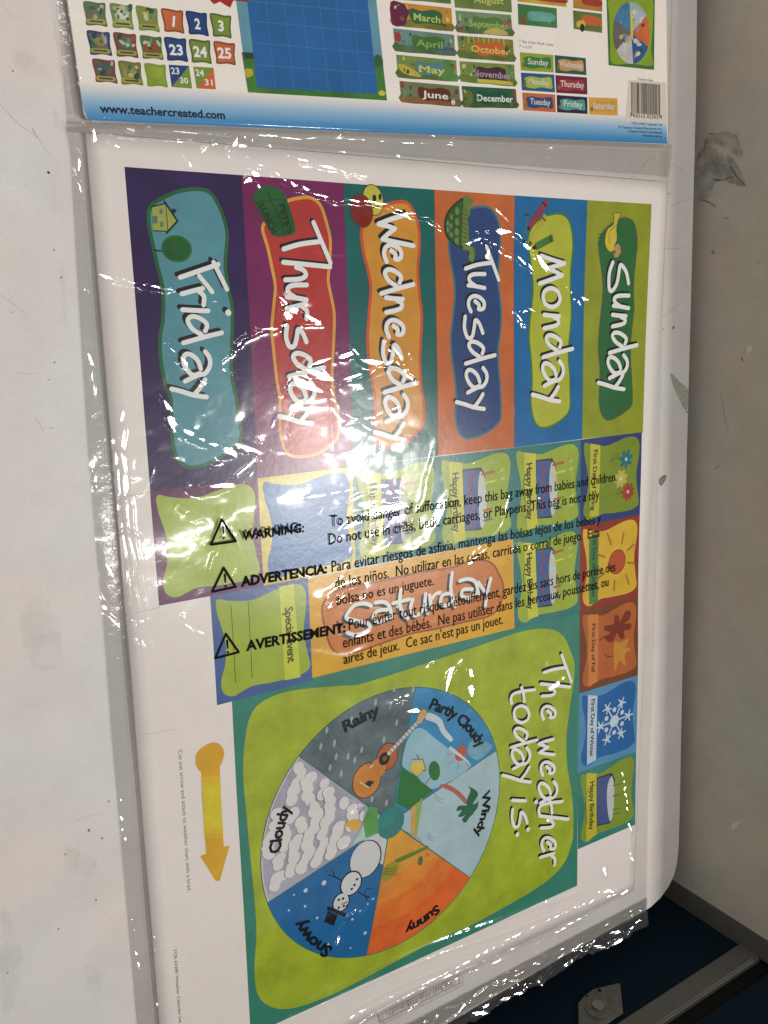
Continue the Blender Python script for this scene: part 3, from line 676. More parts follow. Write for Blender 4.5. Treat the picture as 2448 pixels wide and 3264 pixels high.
# small wavy cards ------------------------------------------------
tmpl = [toUV(P('L1', x, y)) for x, y in [(85, 372), (180, 385), (330, 390), (450, 352), (560, 312), (650, 298), (705, 318), (730, 375), (728, 470), (712, 620), (735, 760), (758, 860), (735, 905), (650, 942), (480, 970), (350, 985), (270, 1020), (215, 1048), (160, 1038), (128, 1000), (122, 930), (148, 820), (152, 700), (125, 580), (88, 470)]]
def small_card(u, v, bgc, pcol, label, su=1.0, sv=1.0, flip=False, bottom=None, right=None):
    u1 = u + (right or 1.0); v1 = v + (bottom or 1.0)
    c = art('small_card', [([[UV(u, v), UV(u1, v), UV(u1, v1), UV(u, v1)]], 1.2, bgc)], sheet, label=label)
    pts = smooth([UV(u + a * su, v + b * sv) for a, b in tmpl], 5)
    art('wavy_panel', [([pts], 2.2, pcol)], c)
    return c
LIME = C(148, 166, 56); TEAL = C(52, 116, 112); BANNER = C(190, 190, 66)
a_card = small_card(0, 0, C(92, 40, 82), C(152, 170, 56), 'maroon bordered blank green card at the left end of the row')
b_card = small_card(1, 0, C(196, 178, 66), C(44, 102, 158), 'yellow bordered blank blue card')
INKT = C(52, 48, 26, m=0)
# cake, candles and banner traced once on the Monday column card, reused in card coordinates
def cake_card(u, v, label, bgc=TEAL, hide=False):
    c = small_card(u, v, bgc, LIME, label)
    def M(pts): return [UV(u + a - 4, v + b) for a, b in [toUV(P('L3', x, y)) for x, y in pts]]
    art('banner', [([M([(240, 222), (375, 238), (382, 1095), (265, 1120), (252, 800)])], 3.2, BANNER)], c)
    layers = [([M([(372, 312), (560, 290), (600, 360), (575, 930), (540, 985), (378, 995)])], 3.4, C(44, 48, 58)),
              ([M([(378, 325), (545, 315), (560, 960), (382, 985)])], 4.2, C(62, 92, 140)),
              ([smooth(M([(560, 330), (595, 420), (608, 620), (598, 830), (570, 940), (540, 950), (528, 800), (522, 600), (532, 430)]), 4)], 5.2, C(188, 190, 186)),
              (stroke(M([(440, 335), (462, 400), (478, 440), (438, 510), (432, 570), (468, 615), (470, 700), (440, 760), (462, 850), (435, 930)]), .0013), 5, C(150, 60, 72)),
              (stroke(M([(570, 368), (690, 340)]), .0019, curve=False) + stroke(M([(575, 770), (650, 752)]), .0018, curve=False), 6.2, C(170, 88, 54)),
              (stroke(M([(575, 468), (700, 438)]), .0016, curve=False), 6.2, C(196, 200, 92)),
              (stroke(M([(575, 880), (650, 862)]), .0017, curve=False), 6.2, C(72, 100, 130)),
              ([ell(M([q])[0], .0026, .0011, .25, 12) for q in ((775, 322), (775, 412), (772, 728), (770, 830))], 6.2, C(178, 190, 110)),
              (stroke(M([(252, 470), (228, 600), (230, 700), (245, 800)]), .0005), 4, INKT)]
    art('cake_picture', layers, c)
    bl = M([(268, 352), (265, 1015)])
    text('lettering', 'Happy Birthday', bl, px_len('L3', 300, 600, 74), INKT, c, 4.4, bold=.028, spacing=.92)
    return c
cake_card(2, 0, 'teal bordered birthday cake card under the Wednesday card')
cake_card(3, 0, 'teal bordered birthday cake card under the Tuesday card')
cake_card(4, 0, 'teal bordered birthday cake card under the Monday card')
cake_card(4.0, 1.0, 'teal bordered birthday cake card to the right of the Saturday card')
# special event
sp = small_card(.47, 1.0, C(66, 94, 144), C(152, 170, 56), 'blue bordered card reading Special Event with two ruled lines')
art('banner', [([PL('L1', [(888, 975), (985, 955), (1028, 1570), (925, 1590), (908, 1300)])], 3.2, C(188, 196, 60))], sp)
art('ruled_line', [(stroke(PL('L1', [(568, 1100), (598, 1605)]), .0004, curve=False) + stroke(PL('L1', [(682, 1078), (708, 1578)]), .0004, curve=False), 3.3, INKT)], sp)
text('lettering', 'Special Event', PL('L1', [(925, 1112), (945, 1478)]), px_len('L1', 940, 1300, 56), INKT, sp, 4.4, bold=.02, spacing=.9)
# Saturday
sat = art('day_card', [([[onz((981, 1844)), onz((1633, 1718)), onz((1637, 2001)), onz((994, 2160))]], 1.7, C(208, 158, 40))], sheet, label='yellow day card reading Saturday on an orange panel')
pan = blob('L5', [(205, 400), (215, 330), (260, 270), (360, 225), (520, 195), (700, 160), (850, 125), (1000, 100), (1150, 75), (1280, 30), (1380, 20), (1450, 50), (1490, 120), (1520, 200), (1500, 330), (1430, 410), (1250, 455), (1050, 505), (850, 545), (650, 610), (480, 670), (380, 690), (290, 670), (250, 600), (225, 500)])
art('name_panel', [([offset_poly(pan, .0016)], 2, C(150, 70, 34)), ([pan], 3, C(192, 116, 50))], sat)
def P5(pts): return PL('L5', pts)
satl = []
for st in [[(560, 345), (500, 330), (430, 350), (375, 430), (440, 455), (530, 475), (550, 510), (500, 545), (440, 560), (385, 545)],
           [(590, 325), (650, 320), (690, 345), (705, 400), (690, 440)], [(680, 375), (610, 385), (575, 430), (610, 465), (680, 440), (720, 425)],
           [(780, 230), (770, 320), (790, 400), (830, 440)], [(720, 330), (840, 300)],
           [(865, 300), (850, 370), (880, 420), (930, 390), (955, 330)], [(960, 260), (955, 340), (975, 400)],
           [(990, 270), (1000, 360)], [(995, 310), (1030, 265), (1065, 250)],
           [(1155, 105), (1145, 230), (1175, 350)], [(1140, 255), (1085, 270), (1070, 325), (1110, 345), (1160, 300)],
           [(1210, 165), (1270, 150), (1325, 175), (1345, 260)], [(1300, 225), (1235, 230), (1225, 275), (1280, 290), (1330, 250)],
           [(1345, 175), (1385, 235)], [(1435, 145), (1410, 250), (1395, 345)]]:
    satl += stroke(P5(st), px_len('L5', 800, 400, 26), 5)
dd = P('L5', 780, 418) - P('L5', 800, 400)
art('lettering', [([[q + dd for q in p] for p in satl], 4, K), (satl, 5, WHT)], sat)
art('pointer', [([P5([(300, 455), (350, 485), (330, 520), (375, 560), (345, 575), (310, 520)])], 4.6, C(38, 44, 50))], sat)

# season cards ----------------------------------------------------
r5 = 1.0
spg = small_card(5, 0, C(44, 60, 112), C(116, 136, 42), 'navy bordered card reading First Day of Spring with three flowers')
def vtext(parent, s, fr, a, b, cap, ink=INKT, bold=.02, lev=4.4, spacing=.95):
    return text('lettering', s, PL(fr, [a, b]), px_len(fr, *a, cap), ink, parent, lev, bold=bold, spacing=spacing)
art('banner', [([PL('L3', [(1005, 120), (1120, 140), (1110, 950), (1000, 965)])], 3.2, C(178, 176, 56))], spg)
vtext(spg, 'First Day of Spring', 'L3', (1045, 195), (1018, 895), 56)
def flower(fr, x, y, r, petals, c, cc, lev=4):
    s = px_len(fr, x, y, 1); c0 = P(fr, x, y); ps = []
    for k in range(petals):
        a = 2 * math.pi * k / petals + .3; ps.append(ell(c0 + np.array([math.cos(a), math.sin(a)]) * r * s * .58, r * s * .46, r * s * .24, a, 10))
    return [(ps, lev, c), ([ell(c0, r * s * .2, r * s * .2, 0, 10)], lev + 1, cc)]
fl = flower('L3', 1418, 300, 90, 7, C(34, 108, 118), C(190, 190, 180)) + flower('L3', 1358, 525, 88, 8, C(176, 168, 82), C(210, 205, 170)) + flower('L3', 1442, 675, 88, 9, C(150, 62, 44), C(215, 180, 160))
fl += [(stroke(PL('L3', [(1240, 340), (1300, 280), (1360, 300)]), .0004) + stroke(PL('L3', [(1235, 715), (1310, 700), (1390, 690)]), .0004) + stroke(PL('L3', [(1240, 330), (1300, 240), (1330, 250), (1300, 310)]), .0004) + stroke(PL('L3', [(1310, 700), (1350, 630), (1350, 690), (1310, 760)]), .0004), 3.6, C(62, 92, 34))]
art('flower_picture', fl, spg)
smr = small_card(5, 1, C(134, 52, 38), C(202, 164, 52), 'red bordered card reading First Day of Summer with an orange sun')
art('banner', [([PL('L3', [(998, 1190), (1108, 1170), (1100, 1940), (998, 1975)])], 3.2, C(72, 118, 60))], smr)
vtext(smr, 'First Day of Summer', 'L3', (1045, 1135), (1030, 1900), 52, ink=C(36, 66, 34, m=0))
rays = []
for p in ([(1210, 1160), (1255, 1280)], [(1400, 1145), (1380, 1270)], [(1520, 1285), (1445, 1350)], [(1115, 1405), (1185, 1425)], [(1450, 1490), (1520, 1500)], [(1105, 1670), (1175, 1610)], [(1295, 1695), (1290, 1810)], [(1430, 1640), (1465, 1740)]):
    rays += stroke(PL('L3', p), px_len('L3', 1300, 1500, 22), curve=False)
sc = P('L3', 1325, 1482)
art('sun_picture', [(rays, 4, C(160, 116, 34)), ([ell(sc, px_len('L3', 1325, 1482, 112), px_len('L3', 1325, 1482, 118))], 4, C(92, 40, 28)), ([ell(sc, px_len('L3', 1325, 1482, 106), px_len('L3', 1325, 1482, 112))], 5, C(166, 76, 42, m=.12))], smr)
fal = small_card(5, 2, C(108, 62, 34), C(168, 90, 44), 'brown bordered card reading First Day of Fall with two leaves')
art('banner', [([PL('L4', [(862, 52), (958, 48), (945, 640), (865, 680)])], 3.2, C(190, 118, 56))], fal)
vtext(fal, 'First Day of Fall', 'L4', (900, 135), (892, 560), 36)
lf = [([blob('L4', [(1010, 255), (1060, 210), (1010, 190), (1015, 150), (1090, 135), (1100, 60), (1135, 60), (1150, 110), (1200, 20), (1245, 30), (1235, 90), (1190, 130), (1245, 130), (1240, 180), (1180, 195), (1190, 250), (1150, 265), (1120, 215), (1080, 290), (1045, 290)], 4)], 4, C(118, 46, 30, m=.15)),
      (stroke(PL('L4', [(965, 275), (1020, 240)]), .0012, curve=False), 4.5, C(80, 46, 30)),
      ([blob('L4', [(1085, 380), (1100, 280), (1140, 300), (1225, 260), (1195, 330), (1240, 360), (1185, 400), (1195, 520), (1140, 450), (1100, 545), (1090, 460)], 3)], 5, C(186, 128, 52, m=.15)),
      (stroke(PL('L4', [(1005, 395), (1040, 420), (1085, 415)]), .0007), 5, C(70, 42, 28))]
art('leaf_picture', lf, fal)
win = small_card(5, 3, C(78, 132, 168), C(28, 92, 152), 'light blue bordered card reading First Day of Winter with a snowflake')
art('banner', [([PL('L4', [(862, 758), (945, 765), (940, 1330), (860, 1380)])], 3.2, C(176, 192, 208))], win)
vtext(win, 'First Day of Winter', 'L4', (892, 800), (885, 1312), 38)
fk = []; c0 = P('L4', 1095, 988); s4 = px_len('L4', 1095, 988, .9)
for k in range(6):
    a = math.pi / 3 * k + .05; d = np.array([math.cos(a), math.sin(a)])
    tip_ = c0 + d * s4 * 165; fk += stroke([c0, tip_], s4 * 12, curve=False)
    for j in range(5):
        b = a + 2 * math.pi * j / 5; fk += stroke([c0 + d * s4 * 150, c0 + d * s4 * 150 + np.array([math.cos(b), math.sin(b)]) * s4 * 46], s4 * 17, curve=False, taper=.4)
    a2 = a + math.pi / 6; fk.append(ell(c0 + np.array([math.cos(a2), math.sin(a2)]) * s4 * 95, s4 * 20, s4 * 20, 0, 12))
fk.append(ell(c0, s4 * 48, s4 * 48, 0, 20))
art('snowflake_picture', [(fk, 4, C(184, 198, 212, m=.03))], win)
hb = small_card(5, 4, C(54, 120, 112), C(120, 142, 46), 'teal bordered birthday cake card at the foot of the season column', sv=1.0)
def M4(pts): return PL('L4', pts)
art('banner', [([M4([(858, 1450), (945, 1452), (942, 1985), (850, 2055)])], 3.2, C(178, 172, 56))], hb)
art('cake_picture', [([M4([(945, 1490), (1075, 1445), (1105, 1500), (1080, 1860), (1055, 1890), (945, 1915)])], 3.4, C(44, 48, 58)),
                     ([M4([(950, 1498), (1060, 1465), (1055, 1880), (950, 1905)])], 4.2, C(60, 84, 132)),
                     ([smooth(M4([(1075, 1475), (1098, 1560), (1092, 1720), (1080, 1840), (1055, 1865), (1035, 1720), (1040, 1560)]), 4)], 5.2, C(182, 184, 190)),
                     (stroke(M4([(985, 1500), (975, 1580), (1000, 1640), (985, 1720), (1005, 1790), (985, 1880)]), .0010), 5, C(126, 58, 80)),
                     (sum([stroke(M4([(1085, y), (1150, y - 16)]), .0011, curve=False) for y in (1560, 1650, 1770, 1810)], []), 6.2, C(96, 104, 70)),
                     (stroke(M4([(872, 1580), (850, 1680), (858, 1900)]), .0005), 4, INKT)], hb)
vtext(hb, 'Happy Birthday', 'L4', (890, 1530), (880, 1955), 42)

# weather panel ---------------------------------------------------
wch = art('weather_chart', [([[onz((737, 2231)), onz((1200, 2080)), onz((1636, 1950)), onz((1847, 1948)), onz((1845.8, 2206)), onz((1840, 2707)), onz((1838, 2822)), onz((881, 3264)), onz((800, 3302))]], .9, C(58, 124, 106))], sheet, label='round weather wheel on a green panel reading The weather today is')
wp = [px('B2', 818, 1244), px('B2', 798, 1000), px('B2', 778, 780), px('B2', 785, 560), px('B2', 820, 380), px('B2', 900, 280), px('B2', 1060, 215), px('B2', 1300, 185), px('B2', 1500, 172), px('B3', 100, 165), px('B3', 300, 105), px('B1', 520, 930), px('B1', 760, 850), px('B1', 900, 835), px('B1', 980, 870), px('B1', 1020, 950), px('L4', 740, 480), px('L4', 735, 640), px('L4', 700, 900), px('L4', 678, 1150), px('L4', 690, 1400), px('L4', 728, 1620), px('L4', 742, 1850), px('L4', 735, 2050), px('B5', 440, 150), px('B5', 400, 270), px('B5', 320, 370), px('B5', 200, 460), px('B5', 0, 575), px('B4', 1300, 635), px('B4', 1100, 720), px('B4', 850, 850), px('B4', 650, 960), px('B4', 450, 1060), px('B4', 250, 1130), px('B4', 120, 1125), px('B4', 40, 1050), px('B4', 20, 900), px('B4', 30, 700), px('B4', 20, 500)]
wpw = smooth([onz(p) for p in wp], 5)
art('wavy_panel', [([wpw], 2.6, C(152, 168, 48, m=.14))], wch)
rim = [P('W', *p) for p in [(1080, 58), (1565, 700), (640, 1692), (175, 1080), (395, 500), (1545, 470), (1395, 1205), (780, 1682), (216, 1350)]]
Am = np.array([[2 * p[0], 2 * p[1], 1] for p in rim]); bv = np.array([p @ p for p in rim]); sol = np.linalg.lstsq(Am, bv, rcond=None)[0]
wc = sol[:2]; wr = math.sqrt(sol[2] + wc @ wc); hub = P('W', 928, 882)
print('wheel', wc, wr, hub, [round(float(np.hypot(*(p - wc)) / wr), 3) for p in rim])
wheel = art('wheel', [([ell(wc, wr, wr, 0, 96)], 3.6, C(52, 104, 100))], wch)
def ang(p): d = P('W', *p) - wc; return math.atan2(d[1], d[0])
bnds = [ang((1080, 58)), ang((1545, 470)), ang((1392, 1208)), ang((780, 1685)), ang((216, 1350)), ang((395, 500))]
def sector(a0, a1, r, g=.004, r0=None):
    while a1 > a0: a1 -= 2 * math.pi
    n = 24; pts = [wc + r * np.array([math.cos(a0 + (a1 - a0) * k / n), math.sin(a0 + (a1 - a0) * k / n)]) for k in range(n + 1)]
    c = sum(pts) / len(pts); pts.append(hub + (c - hub) * .01)
    cc = sum(pts) / len(pts)
    return [p + (cc - p) / np.hypot(*(cc - p)) * .00035 for p in pts]
names = [('Partly Cloudy', C(58, 128, 172, m=.2)), ('Windy', C(158, 182, 188, m=.08)), ('Sunny', C(206, 98, 48, m=.14)), ('Snowy', C(36, 98, 152, m=.1)), ('Cloudy', C(198, 192, 192, m=.03)), ('Rainy', C(92, 106, 112, m=.3))]
SEC = {}
for i, (nm, mt) in enumerate(names):
    SEC[nm] = art('wheel_sector', [([sector(bnds[i], bnds[(i + 1) % 6], wr - .0006)], 4.6, mt)], wch, label='%s sector of the weather wheel' % nm.lower())
def Wp(pts): return PL('W', pts)
sw = px_len('W', 900, 900, 1)
def we(x, y, rx, ry, rot=0, n=18, wob=0): return ell(P('W', x, y), rx * sw, ry * sw, -rot, n, wob)
ROPT = C(34, 34, 34, m=0)
def wheel_text(s, pts, cap): text('lettering', s, Wp(pts), cap * sw, C(20, 24, 28, m=0), wch, 14, bold=.03, spacing=.92)
wheel_text('Rainy', [(660, 358), (750, 305), (868, 245)], 62)
wheel_text('Partly Cloudy', [(1150, 215), (1270, 265), (1370, 345), (1450, 450)], 60)
wheel_text('Windy', [(1468, 712), (1468, 820), (1418, 968)], 56)
wheel_text('Sunny', [(1198, 1362), (1110, 1440), (1010, 1490)], 58)
wheel_text('Snowy', [(588, 1618), (480, 1550), (405, 1440)], 62)
wheel_text('Cloudy', [(280, 1062), (300, 930), (345, 790)], 62)
# partly cloudy: pale sky, hill, house, tree, sun, cloud
L_ = [([smooth(Wp([(1030, 400), (1100, 330), (1200, 400), (1330, 500), (1400, 560), (1180, 690), (1080, 610), (1000, 560)]), 4)], 5.6, C(142, 178, 190)),
      ([Wp([(995, 555), (1180, 700), (1035, 810), (960, 775)])], 6.6, C(44, 110, 52)),
      ([Wp([(1060, 525), (1120, 525), (1130, 580), (1085, 615), (1040, 580)])], 7.6, C(206, 184, 92)),
      (stroke(Wp([(1055, 515), (1120, 515), (1135, 582), (1112, 580)]), .0006, curve=False) + stroke(Wp([(1040, 580), (1085, 618), (1128, 580)]), .0004, curve=False) + stroke(Wp([(1085, 488), (1096, 515)]), .0008, curve=False), 8.6, BRN),
      (stroke(Wp([(1135, 660), (1165, 620)]), .0006, curve=False), 7.6, DK), ([we(1187, 583, 34, 58, -.25)], 8.4, C(46, 108, 52)),
      ([we(1342, 482, 38, 42)], 6.6, C(180, 84, 60)),
      (sum([stroke(Wp([a, b]), .0005, curve=False) for a, b in (((1258, 480), (1285, 492)), ((1262, 548), (1295, 530)), ((1325, 575), (1328, 540)), ((1355, 395), (1350, 430)), ((1390, 490), (1420, 492)), ((1375, 540), (1392, 562)))], []), 6.6, C(150, 80, 70)),
      (stroke(Wp([(1150, 262), (1210, 290), (1240, 350), (1285, 400)]), .006, taper=.4) + stroke(Wp([(1280, 450), (1340, 495), (1385, 530)]), .003, taper=.6), 7, C(186, 200, 206)),
      ([smooth(Wp([(1420, 400), (1530, 440), (1440, 520), (1380, 470)]), 3)], 5.4, C(108, 156, 176, m=.2))]
art('sky_picture', L_, wch)
# windy: palm tree
palm = [([smooth(Wp([(1215, 672), (1260, 662), (1330, 700), (1380, 755), (1395, 785), (1365, 775), (1300, 712)]), 4)], 6.6, C(158, 98, 82)),
        ([smooth(Wp(p), 4) for p in ([(1375, 770), (1400, 700), (1385, 675), (1420, 690), (1445, 720), (1425, 760), (1395, 800)], [(1390, 790), (1440, 770), (1440, 730), (1445, 790), (1415, 830), (1395, 820)], [(1385, 790), (1330, 790), (1318, 820), (1350, 815), (1325, 850), (1355, 850), (1400, 815)], [(1395, 800), (1420, 830), (1395, 855), (1370, 888), (1350, 870), (1375, 835)])], 7.2, C(40, 92, 66, m=.2)),
        (sum([stroke(Wp([a, b, c]), .00035) for a, b, c in (((1190, 720), (1215, 745), (1240, 750)), ((1192, 740), (1210, 765), (1232, 768)), ((1140, 960), (1155, 985), (1180, 990)), ((1150, 945), (1160, 970), (1185, 975)))], []), 6.6, C(90, 104, 112)),
        ([Wp([(1050, 785), (1075, 760), (1100, 770), (1075, 960), (1045, 955)])], 6.2, C(196, 152, 84)), ([Wp([(1078, 762), (1120, 740), (1108, 800), (1082, 960), (1070, 955)])], 6.6, C(140, 160, 84))]
art('palm_picture', palm, wch)
# sunny: warm inner glow paint, branch, leaf, pineapple
sun_l = [([sector(bnds[2], bnds[3], wr * .78)], 5.2, C(210, 112, 50, m=.14)), ([sector(bnds[2], bnds[3], wr * .60)], 5.8, C(206, 128, 50, m=.14)), ([sector(bnds[2], bnds[3], wr * .42)], 6.3, C(202, 146, 54, m=.14)),
         (stroke(Wp([(960, 1110), (1040, 1075), (1140, 1030)]), .0042, taper=.3), 7.2, C(92, 118, 42)),
         ([we(1100, 1108, 16, 26, .1)], 8.0, C(62, 108, 48)), ([we(1142, 1075, 14, 10)], 8.0, C(120, 140, 60)),
         ([we(920, 1170, 58, 42, -.7)], 8.0, C(150, 138, 44)),
         (sum([stroke(Wp([(880 + 16 * k, 1205 - 4 * k), (905 + 16 * k, 1132 + 3 * k)]), .00045, curve=False) for k in range(4)], []) + sum([stroke(Wp([(870 + 5 * k, 1180 - 14 * k), (965 + 2 * k, 1190 - 16 * k)]), .00045, curve=False) for k in range(3)], []), 8.8, C(84, 104, 36)),
         (stroke(Wp([(1010, 935), (1100, 985), (1090, 1040)]), .0006), 7.4, C(120, 130, 50))]
art('fruit_picture', sun_l, wch)
# snowy: snowman
OUT = C(26, 32, 36, m=0)
snow = [([Wp([(850, 945), (905, 985), (880, 1130), (820, 1100), (740, 1010)])], 5.4, C(186, 192, 196)),
        ([we(780, 1098, 94, 102)], 6, OUT), ([we(778, 1098, 88, 97)], 7, C(194, 196, 196, m=.03)), ([we(693, 1240, 64, 68)], 8, OUT), ([we(693, 1240, 56, 60)], 9, C(194, 198, 198, m=.03)),
        ([we(634, 1350, 50, 54)], 8, OUT), ([we(634, 1350, 43, 47)], 9, C(190, 196, 198, m=.03)),
        (stroke(Wp([(560, 1385), (600, 1400), (655, 1425)]), .0028), 9.6, OUT), ([Wp([(558, 1400), (615, 1425), (590, 1490), (535, 1465)])], 10, OUT),
        (stroke(Wp([(640, 1225), (605, 1205), (560, 1190)]), .0009) + stroke(Wp([(600, 1200), (585, 1165)]), .0007) + stroke(Wp([(735, 1290), (770, 1310), (800, 1320)]), .0009) + stroke(Wp([(765, 1305), (790, 1270), (808, 1275)]), .0007) + stroke(Wp([(775, 1312), (790, 1340)]), .0006), 7, OUT),
        (stroke(Wp([(668, 1348), (640, 1362)]), .0012, curve=False), 10, C(180, 60, 50)), ([we(x, y, 7, 7) for x, y in ((728, 1215), (712, 1248), (696, 1272), (650, 1372), (620, 1382), (620, 1335), (645, 1328), (668, 1370))], 10, OUT),
        ([we(x, y, r, r) for x, y, r in ((535, 1238, 13), (428, 1283, 11), (424, 1375, 7), (495, 1443, 7), (360, 1310, 5), (620, 1555, 8), (775, 1530, 9), (400, 1500, 5), (700, 1450, 7), (745, 1400, 6), (820, 1330, 6), (560, 1600, 7), (690, 1620, 5), (790, 1360, 5), (330, 1400, 6), (450, 1540, 5))], 6, C(180, 196, 210))]
art('snowman_picture', snow, wch)
# cloudy: rows of cloud
cl = []
cl.append(([sector(bnds[4], bnds[5], wr * .985)], 5.2, C(160, 157, 172, m=.14)))
a0_, a1_ = bnds[4], bnds[5]
while a1_ > a0_: a1_ -= 2 * math.pi
am = (a0_ + a1_) / 2; rr = random.Random(3)
def in_sec(p, mrg=.0):
    d = p - hub; r_ = float(np.hypot(*(p - wc))); a = math.atan2(p[1] - wc[1], p[0] - wc[0]); da = (a - am + math.pi) % (2 * math.pi) - math.pi
    dist = float(np.hypot(*d)); lim = abs(da) * r_
    half = abs(a1_ - a0_) / 2; return r_ < wr - .0045 and (half - abs(da)) * r_ > .0042 and dist > .02
ax_ = np.array([math.cos(am), math.sin(am)]); ay_ = np.array([-ax_[1], ax_[0]]); lev = 5.6
for row in range(9):
    g_, w_ = [], []
    for k in range(-12, 13):
        p = wc + ax_ * (wr * (.93 - row * .098) + rr.uniform(-.0015, .0015)) + ay_ * (k * .0042 + rr.uniform(-.001, .001)) + ax_ * math.sin(k * 1.1 + row * 2) * .002
        if not in_sec(p) or rr.random() < .22: continue
        rx_, ry_ = rr.uniform(.0040, .0060), rr.uniform(.0034, .0052); e_ = ell(p, rx_, ry_, rr.uniform(0, 3), 14, .06)
        w_.append(e_); g_.append([q + ax_ * .0008 + ay_ * .0004 for q in e_])
    if w_: cl += [(g_, lev, C(140, 140, 150, m=.2)), (w_, lev + .45, C(206, 204, 202, m=.03))]; lev += .9
cl.append(([Wp([(850, 800), (850, 960), (700, 1010), (760, 900), (775, 800)])], lev, C(150, 172, 168))); cl.append(([Wp([(850, 800), (855, 945), (780, 975), (765, 880), (800, 790)])], lev + .5, C(84, 136, 76)))
cl.append(([smooth(Wp([(650, 905), (680, 880), (720, 865), (750, 880), (745, 920), (715, 925), (700, 935), (680, 910)]), 4)], lev + 1, C(206, 158, 62)))
art('cloud_picture', cl, wch)
# rainy: raindrops and guitar
drops = []
for x, y in ((555, 345), (600, 420), (680, 500), (575, 565), (950, 100), (1060, 105), (965, 300), (720, 520), (820, 750), (905, 770), (890, 400), (640, 600), (520, 440), (1000, 180), (700, 280), (760, 460), (610, 500), (840, 180)):
    drops.append(we(x, y, 8, 18, .15, 12))
gt = C(188, 122, 56, m=.2)
gl = [(drops, 5.6, C(150, 160, 160)),
      ([we(790, 640, 84, 94)], 6.2, C(80, 50, 30)), ([we(910, 500, 64, 74)], 6.4, C(80, 50, 30)), ([we(790, 640, 79, 89)], 7.2, gt), ([we(910, 500, 59, 69)], 7.4, C(160, 92, 52, m=.2)), ([we(853, 570, 48, 52)], 7.6, gt),
      ([we(893, 512, 32, 34)], 8.2, OUT), ([we(895, 510, 14, 14)], 9, BRN), (stroke(Wp([(920, 480), (1095, 290)]), .0034, curve=False), 8.4, C(186, 186, 178)),
      (sum([stroke(Wp([(928 + 17 * k - 10, 468 - 18.5 * k - 10), (928 + 17 * k + 10, 468 - 18.5 * k + 10)]), .0005, curve=False) for k in range(10)], []), 9.2, C(88, 78, 66)),
      ([smooth(Wp([(1085, 290), (1100, 235), (1130, 222), (1142, 250), (1120, 280), (1105, 305)]), 3)], 8.6, C(196, 158, 98)),
      ([Wp([(770, 665), (800, 640), (835, 645), (800, 685)])], 8.4, C(52, 36, 24)), (stroke(Wp([(750, 650), (800, 680)]), .0010, curve=False), 9, C(200, 186, 150))]
art('guitar_picture', gl, wch)
art('hub', [([we(928, 885, 82, 86)], 10.6, C(52, 118, 112))], wch)
# The weather today is:
l1 = letters('L4', [('T', 405, 470, .74), ('h', 650, 445, .78), ('e', 850, 450, .9), ('w', 1150, 430, .95), ('e', 1345, 450, .9), ('a', 1525, 440, .93), ('t', 1680, 450, .98), ('h', 1820, 445, .76), ('e', 2010, 455, .9)], k=.93, w=25)
l1 += letters('B5', [('r', 235, 240, .62)], k=.62, w=17)
l2 = letters('L4', [('t', 690, 195, .98), ('o', 850, 205, .95), ('d', 1045, 200, .93), ('a', 1225, 200, .92), ('y', 1390, 220, 1.1), ('i', 1690, 205, .72), ('s', 1765, 215, .95), (':', 1990, 225, 1.05)], k=.93, w=25)
dd = P('L4', 388, 980) - P('L4', 400, 1000)
art('lettering', [([[q + dd for q in p] for p in l1 + l2], 4, K), (l1 + l2, 5, WHT)], wch)

# arrow and captions in the white margin
ar = PL('Y', [(598, 370), (735, 335), (748, 600), (765, 915), (808, 908), (735, 1165), (705, 1165), (592, 985), (635, 965), (625, 800), (605, 560)])
arrow = art('pointer_arrow', [([blob('Y', [(555, 270), (570, 220), (620, 175), (680, 150), (735, 165), (765, 215), (760, 270), (735, 330), (670, 365), (600, 368), (565, 330)])], 1, C(204, 156, 48)), ([ar], 2, C(206, 158, 44)),
                             ([PL('Y', [(601, 405), (737, 395), (760, 850), (625, 860)])], 3, C(206, 170, 46, m=.12)), ([PL('Y', [(603, 440), (738, 430), (758, 812), (622, 822)])], 4, C(206, 180, 48, m=.12)), ([PL('Y', [(605, 490), (741, 480), (755, 770), (620, 780)])], 5, C(206, 190, 50, m=.12))], sheet, label='yellow printed arrow with a round end')
GR = C(92, 84, 84, m=0)
text('caption', 'Cut out arrow and attach to weather chart with a brad.', PL('Y', [(430, 210), (448, 450), (475, 850), (500, 1245)]), px_len('Y', 450, 600, 30), GR, sheet, 1)
text('caption', 'TCR 62380 Weather Calendar Set', PL('Y', [(396, 1665), (408, 1800), (420, 1960), (440, 2212)]), px_len('Y', 410, 1800, 20), GR, sheet, 1, bold=.01)
# faint print showing through the lower margin
gbox = PL('Q', [(62, 905), (495, 690), (505, 745), (75, 955)])
GS = C(158, 150, 144, m=.1)
art('show_through', [(stroke(gbox, .0009, curve=False, closed=False) + stroke([gbox[0], gbox[3]], .0012, curve=False), 1, GS),
                     (sum([stroke([gbox[0] * (1 - t) + gbox[1] * t + (gbox[3] - gbox[0]) * .15, gbox[0] * (1 - t) + gbox[1] * t + (gbox[3] - gbox[0]) * (.55 + .4 * random.random())], .0007 + .0012 * random.random(), curve=False) for t in [.1 + .032 * k for k in range(26)]], []), 2, GS)], sheet)

